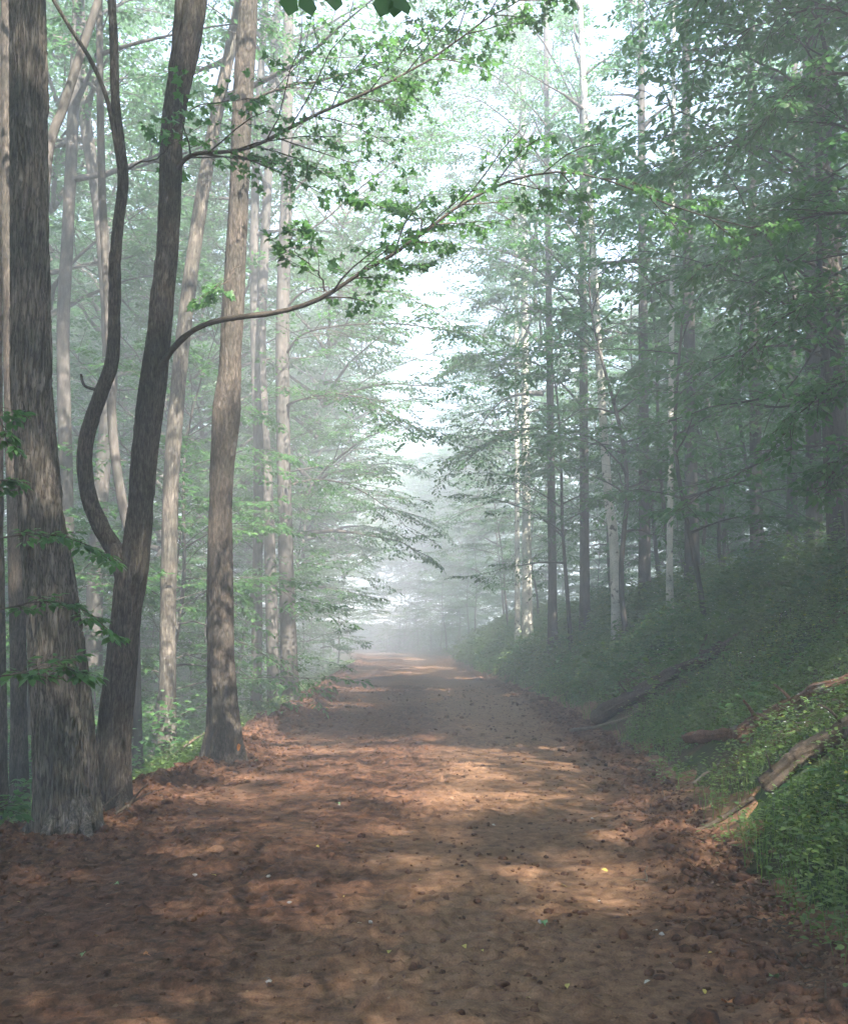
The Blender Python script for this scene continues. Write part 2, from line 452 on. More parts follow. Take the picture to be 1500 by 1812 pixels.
ysr = np.concatenate([np.linspace(-14, 2.5, 40), np.geomspace(2.55, 160, 1000)])
ss = np.linspace(0, 1, 290)
Yr = np.repeat(ysr[:, None], len(ss), 1)
Xr = (Ledge(ysr) - 0.95)[:, None] + ss[None] * (Redge(ysr) - Ledge(ysr) + 2.35)[:, None]
Zr, PK = road_z(Xr, Yr)
nx, ny = len(ss), len(ysr)
i = np.arange(ny - 1)[:, None] * nx; j = np.arange(nx - 1)[None]
q = np.stack([i + j, i + j + 1, i + nx + j + 1, i + nx + j], -1).reshape(-1, 4)
mb = MB(); mb.add(np.stack([Xr, Yr, Zr], -1), None, q)
me = mb.mesh("road", M_DIRT, False)
at = me.attributes.new("packed", 'FLOAT', 'POINT'); at.data.foreach_set("value", PK.astype(np.float32).ravel())
road = link("road", me)
tag(road, "reddish brown dirt road freshly graded, running straight into the mist", "road", kind='structure')
def RZ(x, y): return float(road_z(np.array([x]), np.array([y]))[0][0])

# ------------------------------------------------------------------ leaves and branches
def T_simple():
    v = [(0, 0, 0), (-0.3, 0.42, 0.07), (0, 1, -0.08), (0.3, 0.42, 0.07)]
    return np.array(v, float), np.array([(0, 2, 1), (0, 3, 2)])
def T_oval():
    v = [(0, 0, 0), (0.2, 0.2, 0.05), (0.27, 0.52, 0.05), (0, 1, -0.1), (-0.27, 0.52, 0.05), (-0.2, 0.2, 0.05), (0, 0.5, 0)]
    return np.array(v, float), np.array([(0, 1, 6), (1, 2, 6), (2, 3, 6), (3, 4, 6), (4, 5, 6), (5, 0, 6)])
def T_maple():
    half = [(0.0, 0.0), (0.22, -0.1), (0.34, 0.12), (0.3, 0.2), (0.62, 0.3), (0.5, 0.44), (0.6, 0.62), (0.24, 0.52), (0.2, 0.66), (0.0, 1.0)]
    o = half + [(-a, b) for a, b in half[-2:0:-1]]
    v = [(a, b, 0.3 * abs(a) - 0.28 * b * b + 0.05 * math.sin(9 * b)) for a, b in o] + [(0, 0.32, 0)]
    n = len(o)
    return np.array(v, float), np.array([(k, (k + 1) % n, n) for k in range(n)])
TEMPL = {'simple': T_simple(), 'oval': T_oval(), 'maple': T_maple()}

def leaves_into(mb, P, D, Nn, S, shape):
    tv, tf = TEMPL[shape]
    P = np.asarray(P); D = np.asarray(D); Nn = np.asarray(Nn); S = np.asarray(S)
    D = D / (np.linalg.norm(D, axis=1)[:, None] + 1e-9)
    side = np.cross(D, Nn); side /= np.linalg.norm(side, axis=1)[:, None] + 1e-9
    N2 = np.cross(side, D)
    V = P[:, None] + S[:, None, None] * (tv[None, :, 0, None] * side[:, None] + tv[None, :, 1, None] * D[:, None] + tv[None, :, 2, None] * N2[:, None])
    n, k = len(P), len(tv)
    Fc = (tf[None] + (np.arange(n) * k)[:, None, None]).reshape(-1, 3)
    mb.add(V.reshape(-1, 3), Fc)

class Fol:
    def __init__(s): s.P, s.D, s.N, s.S = [], [], [], []
    def put(s, P, D, N, S): s.P.append(P); s.D.append(D); s.N.append(N); s.S.append(S)
    def into(s, mb, shape):
        if s.P: leaves_into(mb, np.vstack(s.P), np.vstack(s.D), np.vstack(s.N), np.concatenate(s.S), shape)

UP = np.array([0, 0, 1.0])
def curve(r, p, d, L, n, bend=0.0, wig=0.08):
    """Polyline from p along d, bending up (+) or down (-) with small wander."""
    pts = [np.array(p, float)]; d = np.array(d, float); d /= np.linalg.norm(d)
    st = L / (n - 1)
    for k in range(n - 1):
        d = d + np.array([0, 0, bend / (n - 1)]) + r.normal(0, wig, 3) * np.array([1, 1, 0.6])
        d /= np.linalg.norm(d)
        pts.append(pts[-1] + d * st)
    return np.array(pts)

def along(pts, t):
    f = t * (len(pts) - 1); i = min(int(f), len(pts) - 2); f -= i
    d = pts[i + 1] - pts[i]
    return pts[i] * (1 - f) + pts[i + 1] * f, d / (np.linalg.norm(d) + 1e-9)

def twig_leaves(r, fol, pts, n, size, tilt=0.3, hang=0.25):
    t = np.linspace(0.12, 1.0, n)
    f = t * (len(pts) - 1); i = np.minimum(f.astype(int), len(pts) - 2); f = (f - i)[:, None]
    P = pts[i] * (1 - f) + pts[i + 1] * f
    d = pts[i + 1] - pts[i]; d /= np.linalg.norm(d, axis=1)[:, None] + 1e-9
    sgn = np.where(np.arange(n) % 2 == 0, 1.0, -1.0)[:, None]
    sd = np.cross(d, UP); sd /= np.linalg.norm(sd, axis=1)[:, None] + 1e-9
    D = d * r.uniform(0.35, 0.9, (n, 1)) + sd * sgn * r.uniform(0.5, 1.0, (n, 1)) - UP * r.uniform(-0.1, 2 * hang, (n, 1))
    D[-1] = d[-1]
    Nn = UP + r.normal(0, tilt, (n, 3))
    fol.put(P + D * size * 0.25, D, Nn, size * r.uniform(0.6, 1.2, n))

def spray(r, wood, fol, pts, r0, sub_len, n_sub, n_twig, n_leaf, size, t0=0.25, wood_sides=(6, 4, 3), tilt=0.3, tip_r=0.004):
    """A branch with flat, layered side twigs and leaves."""
    m = len(pts)
    rr = np.linspace(r0, tip_r, m); rr[:3] *= [1.7, 1.3, 1.1]
    wood.tube(pts, rr * (1 + 0.12 * fbm(np.arange(m) * 0.7, np.zeros(m), seed=int(r.integers(999)), oct=2)), wood_sides[0], cap=False)
    Ltot = np.sum(np.linalg.norm(np.diff(pts, axis=0), axis=1))
    for k in range(n_sub):
        t = t0 + (1 - t0) * (k + r.uniform(0.1, 0.9)) / n_sub
        p, d = along(pts, min(t, 0.999))
        sd = np.cross(d, UP); nn = np.linalg.norm(sd)
        sd = sd / nn if nn > 0.15 else np.array([math.cos(k * 2.4), math.sin(k * 2.4), 0])
        s = 1 if k % 2 else -1
        if nn <= 0.15: s = 1
        dd = d * r.uniform(0.5, 1.0) + s * sd * r.uniform(0.6, 1.0) + UP * r.uniform(-0.15, 0.2)
        L2 = sub_len * r.uniform(0.6, 1.2) * (1.15 - 0.65 * t)
        q = curve(r, p, dd, L2, 5, -0.15, 0.1)
        wood.tube(q, np.linspace(max(r0 * 0.4 * (1 - 0.6 * t), tip_r * 1.3), tip_r * 0.7, 5), wood_sides[1], cap=False)
        for w in range(n_twig):
            tw = 0.15 + 0.85 * (w + r.uniform(0, 1)) / n_twig
            p2, d2 = along(q, min(tw, 0.999))
            sd2 = np.cross(d2, UP); sd2 /= np.linalg.norm(sd2) + 1e-9
            s2 = 1 if w % 2 else -1
            d3 = d2 * r.uniform(0.5, 1.0) + s2 * sd2 * r.uniform(0.5, 1.0) + UP * r.uniform(-0.2, 0.15)
            L3 = L2 * r.uniform(0.25, 0.5) * (1.2 - 0.6 * tw)
            q2 = curve(r, p2, d3, L3, 4, -0.2, 0.1)
            if wood_sides[2]:
                wood.tube(q2, np.linspace(tip_r * 0.8, tip_r * 0.4, 4), wood_sides[2], cap=False)
            twig_leaves(r, fol, q2, n_leaf, size, tilt)
        twig_leaves(r, fol, q[2:], max(2, n_leaf // 2), size, tilt)
    twig_leaves(r, fol, pts[m // 2:], n_leaf, size, tilt)

def trunk_mesh(wood, pts, rad, n=14, rough=0.06, seed=0, flare=0.0, flare_h=0.5, ridges=None):
    """A trunk with root flare; ridges=(amplitude, around, along) adds deep bark relief."""
    pts = np.asarray(pts, float); rad = np.asarray(rad, float)
    m = len(pts)
    T = np.gradient(pts, axis=0); T /= np.linalg.norm(T, axis=1)[:, None]
    U = np.cross(np.array([0, 1.0, 0]), T); U /= np.linalg.norm(U, axis=1)[:, None]
    V = np.cross(T, U)
    th = np.linspace(0, 2 * np.pi, n, endpoint=False)
    c, s = np.cos(th)[None] + np.zeros((m, 1)), np.sin(th)[None] + np.zeros((m, 1))
    Ls = np.concatenate([[0], np.cumsum(np.linalg.norm(np.diff(pts, axis=0), axis=1))])[:, None] + 0 * c
    r = rad[:, None] * (1 + rough * fbm(c * 1.3, s * 1.3, Ls * 0.9, seed, 3))
    if flare:
        hh = np.exp(-np.maximum(Ls - 0.12, 0) / flare_h)
        lobes = 0.5 + 0.55 * np.sin(th * 4 + seed)[None] + 0.3 * np.sin(th * 7 + seed * 2.1)[None]
        r = r + rad[0] * flare * hh * np.clip(lobes, 0.1, 2)
    if ridges:
        amp, fa, fl = ridges
        rd = np.mean(rad)
        w = 0.35 * fbm(c * rd * 6, s * rd * 6, Ls * 1.5, seed + 5, 2)
        n1 = 1 - np.abs(fbm(c * rd * fa + w, s * rd * fa + w, Ls * fl, seed + 9, 3, 0.55))
        r = r + amp * (n1 - 0.75)
    P = pts[:, None] + r[..., None] * (U[:, None] * c[..., None] + V[:, None] * s[..., None])
    i = np.arange(m - 1)[:, None] * n; j = np.arange(n)[None]; j2 = (j + 1) % n
    q = np.stack([i + j, i + j2, i + n + j2, i + n + j], -1).reshape(-1, 4)
    wood.add(P.reshape(-1, 3), None, q)

# ------------------------------------------------------------------ tree prototypes (built away from view, then placed)
def canopy_proto(seed, height, dbh, first, crown_r, nlimb, leaf, lean=0.02, birch=False, low=2):
    r = np.random.default_rng(seed)
    root = empty("birch_tree" if birch else "forest_tree")
    wood, fol, tk = MB(), Fol(), MB()
    n = 34
    hz = np.linspace(-0.5, height, n)
    ph = r.uniform(0, 6.28, 4)
    px_ = lean * hz * math.cos(ph[0]) + 0.12 * np.sin(hz * 0.35 + ph[1]) + 0.05 * np.sin(hz * 1.1 + ph[2])
    py_ = lean * hz * math.sin(ph[0]) + 0.12 * np.sin(hz * 0.31 + ph[3]) + 0.05 * np.sin(hz * 0.9 + ph[0])
    pts = np.stack([px_ - np.interp(0, hz, px_), py_ - np.interp(0, hz, py_), hz], -1)
    rad = dbh / 2 * np.clip(1 - (hz / height) ** 1.25, 0.04, 1) ** 0.8
    trunk_mesh(tk, pts, rad, 14, 0.07, seed, 0.45, 0.45)
    for k in range(nlimb):
        t = k / (nlimb - 1)
        h = first + (height * 0.95 - first) * min(1.0, max(0.0, t + r.uniform(-0.06, 0.06))) ** 0.85
        az = k * 2.4 + r.uniform(-0.9, 0.9)
        prof = math.sin(math.pi * min(1, 0.2 + 0.72 * t)) ** 0.6
        Lb = crown_r * max(0.35, prof) * r.uniform(0.5, 1.3)
        el = R_(30 + 32 * t + r.uniform(-18, 16))
        p = np.array([np.interp(h, hz, pts[:, 0]), np.interp(h, hz, pts[:, 1]), h])
        d = np.array([math.cos(az) * math.cos(el), math.sin(az) * math.cos(el), math.sin(el)])
        q = curve(r, p, d, Lb, 9, -0.75 + 0.3 * t + r.uniform(-0.15, 0.15), 0.13)
        rr = min(0.35 * np.interp(h, hz, rad) + 0.012, 0.07)
        spray(r, wood, fol, q, rr, Lb * 0.42, 9, 6, 8, leaf, 0.2, (6, 3, 0), 0.4, 0.007)
    for k in range(low):            # a few thin lower boughs under the crown
        h = r.uniform(0.35, 0.9) * first
        az = r.uniform(0, 6.28)
        p = np.array([np.interp(h, hz, pts[:, 0]), np.interp(h, hz, pts[:, 1]), h])
        Lb = r.uniform(1.5, 3.2)
        q = curve(r, p, np.array([math.cos(az), math.sin(az), r.uniform(0.15, 0.5)]), Lb, 8, -0.3, 0.1)
        spray(r, wood, fol, q, 0.022, Lb * 0.45, 7, 4, 6, leaf, 0.3, (5, 3, 0), 0.3, 0.005)
    link("trunk", tk.mesh("trunk", M_BIRCH if birch else M_BARK_FAR, True), root)
    link("crown", crown_mesh("crown", wood, fol, 'simple', M_LEAF_FAR, M_BIRCH if birch else M_BARK_FAR), root)
    return root

def sapling_proto(seed, height, dbh, first, spread, ntier, leaf, shape='oval', mat=None, nleaf=7, sub=7):
    r = np.random.default_rng(seed)
    root = empty("sapling")
    wood, fol, tk = MB(), Fol(), MB()
    n = 18
    hz = np.linspace(-0.3, height, n)
    ph = r.uniform(0, 6.28, 4)
    wob = 0.22 * np.clip(hz / 3, 0, 1)
    pts = np.stack([wob * np.sin(hz * 0.8 + ph[0]), wob * np.sin(hz * 0.6 + ph[1]), hz], -1)
    rad = dbh / 2 * np.clip(1 - hz / height, 0.06, 1) ** 0.8
    trunk_mesh(tk, pts, rad, 9, 0.05, seed, 0.3, 0.2)
    for k in range(ntier):
        t = k / (ntier - 1)
        h = first + (height * 0.95 - first) * min(1.0, max(0.0, t + r.uniform(-0.07, 0.07)))
        az = k * 2.4 + r.uniform(-1.0, 1.0)
        Lb = spread * math.sin(math.pi * (0.3 + 0.58 * t)) ** 0.7 * r.uniform(0.4, 1.3)
        el = R_(24 + 26 * t + r.uniform(-16, 16))
        p = np.array([np.interp(h, hz, pts[:, 0]), np.interp(h, hz, pts[:, 1]), h])
        d = np.array([math.cos(az) * math.cos(el), math.sin(az) * math.cos(el), math.sin(el)])
        q = curve(r, p, d, Lb, 8, -0.85 + r.uniform(-0.2, 0.3), 0.14)
        spray(r, wood, fol, q, max(0.007, np.interp(h, hz, rad) * 0.4), Lb * 0.45, sub, 4, nleaf, leaf, 0.18, (5, 3, 0), 0.28, 0.004)
    link("trunk", tk.mesh("trunk", M_BARK_FAR, True), root)
    link("crown", crown_mesh("crown", wood, fol, shape, mat or M_LEAF_DARK, M_BARK_FAR), root)
    return root

print("protos")
CAN = [canopy_proto(101, 26, 0.40, 6.0, 5.6, 42, 0.165, low=4),
       canopy_proto(102, 23, 0.34, 5.0, 5.2, 40, 0.165, 0.03, low=4),
       canopy_proto(103, 27, 0.46, 7.5, 6.2, 44, 0.165, 0.015, low=3),
       canopy_proto(104, 21, 0.28, 4.5, 4.8, 36, 0.155, 0.035, low=3),
       canopy_proto(105, 25, 0.36, 9.0, 5.4, 38, 0.165, 0.02, low=5)]
WIDE = [canopy_proto(121, 22, 0.42, 6.0, 7.8, 40, 0.15, 0.02, low=3)]
BIR = [canopy_proto(111, 21, 0.23, 8.5, 3.6, 26, 0.12, 0.04, True), canopy_proto(112, 19, 0.18, 8.0, 3.2, 24, 0.12, 0.05, True)]
SAP = [sapling_proto(201, 7.5, 0.09, 1.5, 3.0, 22, 0.13),
       sapling_proto(202, 5.0, 0.07, 0.8, 2.5, 18, 0.12),
       sapling_proto(203, 11.0, 0.13, 2.4, 3.6, 28, 0.135),
       sapling_proto(204, 3.0, 0.04, 0.3, 1.7, 14, 0.11)]
SAPN = []
USED = set()

def place(protos, k, x, y, rz, s, name, label, cat, group=None, sink=0.0, tilt=0.0):
    src = protos[k % len(protos)]
    loc = (x, y, Hs(x, y) - sink)
    o = src if src.name not in USED and not USED.add(src.name) else copy_tree(src, loc, rz, s)
    o.location = loc; o.scale = s if hasattr(s, '__len__') else (s, s, s)
    o.rotation_euler = (Matrix.Rotation(tilt, 3, 'Y') @ Matrix.Rotation(rz, 3, 'Z')).to_euler()
    o.name = name
    for key in ('label', 'category', 'group'):
        if key in o: del o[key]
    tag(o, label, cat, group)
    return o

# ------------------------------------------------------------------ hero trees on the left
def hero_stem(ctrl, depth, nseg, extend_to=None, ddepth=0.0):
    """ctrl rows: u, v, width (photo pixels), from the base up. Returns world points and radii; extended above the frame."""
    P, W = [], []
    v0, v1 = ctrl[0][1], ctrl[-1][1]
    for u, v, w in ctrl:
        dp = depth + ddepth * (v0 - v) / (v0 - v1 + 1e-9)
        P.append(px(u, v, dp)); W.append(0.5 * w / F * dp)
    P = np.array(P); W = np.array(W)
    A = spline(np.hstack([P, W[:, None]]), nseg)
    if extend_to:
        top, d = A[-1, :3], A[-1, :3] - A[-8, :3]
        d /= np.linalg.norm(d)
        n = 24
        hs = np.linspace(top[2], extend_to, n + 1)[1:]
        ex = []
        for kk, h in enumerate(hs):
            f = (kk + 1) / n
            dirx = d[:2] / max(d[2], 0.5) * (1 - 0.5 * f)
            ex.append([top[0] + dirx[0] * (h - top[2]), top[1] + dirx[1] * (h - top[2]), h, A[-1, 3] * (1 - 0.9 * f)])
        A = np.vstack([A, ex])
    return A[:, :3], np.maximum(A[:, 3], 0.008)

def upper_crown(r, pts, rad, zmin, nlimb, Lc, leaf, wood, fol):
    zs = pts[:, 2]
    for k in range(nlimb):
        t = k / max(1, nlimb - 1)
        h = zmin + (zs[-1] * 0.98 - zmin) * t ** 0.9
        p = np.array([np.interp(h, zs, pts[:, 0]), np.interp(h, zs, pts[:, 1]), h])
        az = k * 2.4 + r.uniform(-0.5, 0.5); el = R_(10 + 45 * t + r.uniform(-6, 10))
        Lb = Lc * (1 - 0.45 * t) * r.uniform(0.75, 1.15)
        q = curve(r, p, [math.cos(az) * math.cos(el), math.sin(az) * math.cos(el), math.sin(el)], Lb, 9, -0.2, 0.09)
        spray(r, wood, fol, q, min(0.06, 0.4 * np.interp(h, zs, rad) + 0.01), Lb * 0.42, 8, 5, 7, leaf, 0.25, (6, 3, 0), 0.4, 0.007)

def hero(name, label, stems, mat, crown_from, nlimb, Lc, seed, n=40, flare=0.35, ridges=(0.012, 14, 2.2), flare_h=0.4, leaf=0.13):
    base = stems[0][0][np.argmin(stems[0][0][:, 2])]
    gz = Hs(base[0], base[1])
    root = empty(name, (base[0], base[1], gz))
    off = np.array([base[0], base[1], gz])
    tag(root, label, "tree")
    r = np.random.default_rng(seed)
    wc, fc = MB(), Fol()
    for k, (pts, rad, kind) in enumerate(stems):
        w = MB()
        trunk_mesh(w, pts - off, rad, n if kind != 'thin' else 14, 0.06, seed + k, flare if kind in ('trunk', 'fused') else 0, flare_h, ridges if kind != 'thin' else None)
        link({'trunk': "trunk", 'fused': "stem", 'stem': "stem", 'thin': "branch"}[kind], w.mesh(kind, mat, True), root)
        if crown_from and kind in ('trunk', 'stem') and pts[-1][2] > crown_from + 2:
            upper_crown(r, pts - off, rad, crown_from - gz, nlimb, Lc, leaf, wc, fc)
    if fc.P:
        link("crown", crown_mesh("crown", wc, fc, 'simple', M_LEAF_FAR, M_BARK_FAR), root)
    return root, off

def hero_branch(root, off, ctrl, depth, ddepth, seed, sub_len, n_sub, n_twig, n_leaf, size, t0, r0, label=None, tip=0.004, shape='maple', mat=None):
    r = np.random.default_rng(seed)
    P = []
    for k, (u, v) in enumerate(ctrl):
        P.append(px(u, v, depth + ddepth * k / (len(ctrl) - 1)))
    pts = spline(np.array(P), 40) - off
    kk = np.arange(40.0); wv = np.clip(kk / 6, 0, 1) * 0.03
    for c_ in range(3): pts[:, c_] += wv * fbm(kk * 0.22, kk * 0 + c_ * 7, seed=seed, oct=2)
    w, f = MB(), Fol()
    spray(r, w, f, pts, r0, sub_len, n_sub, n_twig, n_leaf, size, t0, (8, 5, 3), 0.6, tip)
    b = link("branch", w.mesh("branch", M_TWIG, True), root)
    m = MB(); f.into(m, shape)
    lf = link("foliage", m.mesh("foliage", mat or M_LEAF), b)
    if label: b['label'] = label
    return b

print("heroes")
# T1: the thick furrowed trunk at the left edge with a dark stem fused to its right side
A = hero_stem([(112, 1500, 92), (110, 1440, 86), (104, 1340, 80), (97, 1220, 78), (86, 1060, 74), (70, 900, 70), (58, 720, 68), (54, 500, 66), (52, 250, 66), (50, 0, 64)], 8.6, 260, 21)
B = hero_stem([(146, 1470, 54), (146, 1400, 50), (140, 1300, 50), (128, 1180, 48), (108, 1020, 46), (88, 880, 42), (76, 720, 36), (70, 560, 30)], 8.75, 160)
hero("oak_tree", "thickest grey furrowed trunk at the edge of the road, flaring at its base", [(A[0], A[1], 'trunk'), (B[0], B[1], 'fused')], M_BARK_GREY, 15, 16, 4.2, 301, 110, 0.14, (0.045, 30, 2.2), 0.3)

# T2: forked tree with a crooked left stem and long boughs over the road
A = hero_stem([(188, 1465, 66), (190, 1430, 58), (198, 1330, 54), (212, 1200, 52), (224, 1090, 50), (232, 1030, 54), (240, 985, 50), (249, 900, 46), (256, 800, 48), (266, 720, 50), (280, 600, 44), (288, 520, 42), (296, 440, 40), (302, 330, 40), (304, 240, 40), (315, 160, 42), (334, 80, 44), (346, 0, 44)], 9.5, 300, 19)
B = hero_stem([(226, 1030, 40), (210, 985, 34), (178, 930, 30), (158, 880, 27), (150, 820, 26), (156, 765, 26), (178, 700, 26), (198, 640, 24), (203, 560, 22), (204, 470, 22), (209, 400, 20), (218, 320, 20), (212, 250, 18), (204, 170, 17), (202, 80, 16), (198, 0, 15)], 9.5, 200, 15, -0.2)
C = hero_stem([(303, 220, 20), (304, 150, 18), (312, 70, 17), (318, 0, 16)], 9.45, 40, 14)
D = hero_stem([(213, 310, 8), (203, 240, 9), (188, 170, 8), (160, 105, 8), (125, 50, 7), (95, 0, 7)], 9.3, 40)
E = hero_stem([(184, 700, 7), (170, 690, 6), (152, 684, 5), (146, 674, 5), (144, 662, 4)], 9.4, 14)
t2, off2 = hero("forked_tree", "forked tree with a crooked second stem and long boughs over the road", [(A[0], A[1], 'trunk'), (B[0], B[1], 'stem'), (C[0], C[1], 'stem'), (D[0], D[1], 'thin'), (E[0], E[1], 'thin')], M_BARK_BROWN, 13.5, 12, 3.8, 302, 56, 0.4, (0.012, 18, 4), 0.45)
hero_branch(t2, off2, [(276, 668), (292, 634), (314, 602), (345, 582), (400, 563), (500, 545), (580, 515), (640, 480), (700, 450), (760, 400), (830, 350), (920, 318), (1050, 312), (1200, 360), (1330, 405)], 9.45, -0.9, 401, 1.1, 20, 5, 7, 0.07, 0.4, 0.034, "long bough sweeping across the road, leafy towards its tip", 0.005)
hero_branch(t2, off2, [(303, 318), (324, 288), (350, 271), (420, 262), (490, 240), (580, 190), (700, 140), (800, 80), (880, 25), (960, -20)], 9.5, -0.7, 402, 1.3, 24, 5, 8, 0.068, 0.14, 0.026, "upper bough rising over the road", 0.005)
hero_branch(t2, off2, [(222, 300), (255, 285), (290, 262), (330, 196), (400, 182), (455, 178)], 9.4, -0.3, 403, 0.5, 7, 2, 4, 0.09, 0.15, 0.009, None, 0.003)
hero_branch(t2, off2, [(575, 515), (560, 480), (530, 460), (510, 430)], 9.2, -0.2, 404, 0.5, 5, 3, 5, 0.095, 0.1, 0.008, None, 0.003)
hero_branch(t2, off2, [(745, 410), (735, 385), (705, 370), (640, 350)], 9.1, -0.2, 405, 0.6, 6, 3, 5, 0.1, 0.1, 0.008, None, 0.003)

def roots(root, off, base_r, mat, dirs, seed):
    """Spreading roots that run from the foot of a trunk into the soil."""
    r = np.random.default_rng(seed)
    for k, (az, L) in enumerate(dirs):
        c, si = math.cos(R_(az)), math.sin(R_(az))
        d = np.linspace(0, 1, 14)
        rr = base_r * 0.55 + L * 0.6 * d
        lat = 0.12 * L * np.sin(d * 3 + k)
        P = np.stack([c * rr - si * lat, si * rr + c * lat, 0 * d], -1)
        gz = H(P[:, 0] + off[0], P[:, 1] + off[1]) - off[2]
        P[:, 2] = gz + 0.2 * np.exp(-d * L / 0.13) + 0.04 * (1 - d) - 0.1 * d ** 2 + 0.05
        m = MB(); m.tube(P, base_r * np.linspace(0.36, 0.09, 14), 14, True, 0.25, seed + k, 2.5, 3.0)
        link("root", m.mesh("root", mat, True), root)
oak = bpy.data.objects["oak_tree"]
roots(oak, np.array(oak.location), 0.2, M_BARK_GREY, [(-112, 0.5), (-70, 0.55), (-30, 0.6), (15, 0.5), (200, 0.5)], 21)
roots(t2, off2, 0.16, M_BARK_BROWN, [(-105, 0.45), (-55, 0.5), (-10, 0.45), (190, 0.4)], 22)

# T3: slim straight trunk leaning right behind the forked tree
A = hero_stem([(296, 1395, 36), (296, 1330, 32), (297, 1150, 29), (299, 1000, 28), (305, 820, 28), (318, 660, 27), (336, 500, 26), (356, 360, 25), (380, 220, 24), (405, 100, 22), (425, 0, 20)], 18.5, 120, 22)
hero("maple_tree", "slim straight trunk leaning right, between the forked tree and the waisted trunk", [(A[0], A[1], 'trunk')], M_BARK_GREY, 12, 16, 4.0, 303, 36, 0.3, (0.012, 18, 3.5))

# T4: trunk with a waist and burl, dark bark, orange scrape at its foot
A = hero_stem([(393, 1375, 70), (395, 1335, 62), (396, 1270, 54), (391, 1150, 46), (390, 1000, 45), (391, 860, 42), (397, 770, 47), (400, 730, 50), (407, 660, 42), (412, 560, 40), (418, 440, 37), (424, 320, 37), (429, 200, 38), (434, 100, 37), (440, 0, 35)], 13.2, 260, 23)
t4, off4 = hero("maple_tree", "dark waisted trunk with a bulge halfway up, orange scrape at its foot", [(A[0], A[1], 'trunk')], M_BARK_BROWN, 14.5, 16, 4.2, 304, 64, 0.4, (0.018, 20, 3.2))
hero_branch(t4, off4, [(440, 180), (520, 150), (610, 135), (720, 90), (800, 30)], 13.0, -0.8, 411, 1.6, 20, 5, 8, 0.075, 0.1, 0.02, None, 0.004)
hero_branch(t4, off4, [(425, 470), (395, 500), (375, 510)], 12.8, -0.4, 412, 0.5, 4, 3, 4, 0.1, 0.2, 0.008, None, 0.003)
roots(t4, off4, 0.2, M_BARK_BROWN, [(-120, 0.45), (-75, 0.5), (-25, 0.55), (185, 0.45)], 23)
# the scrape, a small slab of raw wood on the road side of the foot
w = MB()
pa, pb = px(421, 1306, 13.1), px(420, 1334, 13.08)
w.tube(spline([pa, (pa + pb) / 2 + [0.012, -0.01, 0], pb], 8) - off4, 0.02 * np.sin(np.linspace(0.3, 2.9, 8)), 9, rough=0.9, seed=3, fq=5.0)
link("scrape", w.mesh("scrape", M_WOUND), t4)['label'] = "fresh orange scrape in the bark"

# T5: hazy straight trunk with upswept boughs over the road
A = hero_stem([(513, 1262, 38), (513, 1220, 33), (510, 1100, 28), (505, 950, 26), (502, 800, 25), (500, 650, 25), (502, 500, 24), (507, 350, 23), (508, 200, 22), (510, 50, 20), (512, 0, 19)], 26, 120, 25)
t5, off5 = hero("maple_tree", "hazy straight trunk at the road edge with boughs sweeping up over the road", [(A[0], A[1], 'trunk')], M_BARK_FAR, 15.0, 20, 5.0, 305, 24, 0.3, (0.012, 14, 3))
for k, (ct, dd, sl) in enumerate([([(510, 355), (545, 310), (590, 255), (650, 205), (720, 160)], -1.5, 1.5), ([(505, 440), (560, 400), (640, 330), (690, 290), (760, 255)], -2.0, 1.6),
                                  ([(505, 545), (540, 515), (600, 505), (680, 515), (760, 545), (810, 590)], -2.5, 1.5), ([(503, 630), (540, 590), (620, 575), (740, 578), (860, 595)], -2.5, 1.7),
                                  ([(508, 300), (520, 240), (560, 190), (600, 130)], -1.5, 1.4), ([(502, 720), (560, 700), (640, 705), (720, 760)], -3, 1.5), ([(505, 860), (580, 850), (660, 880), (740, 950)], 6, 1.6)]):
    hero_branch(t5, off5, ct, 26, dd, 420 + k, sl * 1.35, 20, 6, 8, 0.115, 0.15, 0.035, None, 0.006, 'oval', M_LEAF_FAR)

# T6, T7: the close pair just left of it
A = hero_stem([(455, 1285, 22), (454, 1200, 19), (456, 1000, 18), (458, 820, 18), (452, 640, 17), (450, 450, 16), (455, 250, 15), (470, 0, 13)], 27.5, 80, 22)
hero("maple_tree", "thinner, left one of a close pair of hazy trunks beside the road", [(A[0], A[1], 'trunk')], M_BARK_FAR, 13, 12, 3.5, 306, 18, 0.25, None)
A = hero_stem([(487, 1275, 26), (484, 1200, 22), (480, 1050, 21), (474, 880, 20), (466, 740, 19), (462, 600, 18), (470, 400, 17), (480, 200, 16), (492, 0, 14)], 28.5, 80, 22)
hero("maple_tree", "right one of a close pair of hazy trunks, bending left at half height", [(A[0], A[1], 'trunk')], M_BARK_FAR, 13, 12, 3.5, 307, 18, 0.25, None)

# trunks behind the thick one at the left edge
A = hero_stem([(34, 1490, 36), (34, 1400, 31), (33, 1200, 28), (28, 950, 26), (20, 700, 24), (14, 400, 22), (12, 0, 20)], 12.5, 90, 20)
hero("maple_tree", "straight trunk standing close behind the thickest trunk on its left", [(A[0], A[1], 'trunk')], M_BARK_BROWN, 11.5, 12, 3.6, 308, 30, 0.25, (0.01, 16, 3))
A = hero_stem([(2, 1500, 26), (1, 1300, 22), (-2, 1000, 20), (-5, 600, 19), (-8, 0, 18)], 11.2, 60, 19)
hero("maple_tree", "dark trunk cut by the left picture edge", [(A[0], A[1], 'trunk')], M_BARK_BROWN, 11.5, 10, 3.4, 309, 26, 0.25, (0.01, 16, 3))
A = hero_stem([(242, 1385, 26), (240, 1300, 23), (238, 1100, 20), (236, 980, 19), (215, 880, 18), (200, 760, 17), (192, 560, 15), (180, 300, 14), (176, 0, 12)], 17, 70, 19)
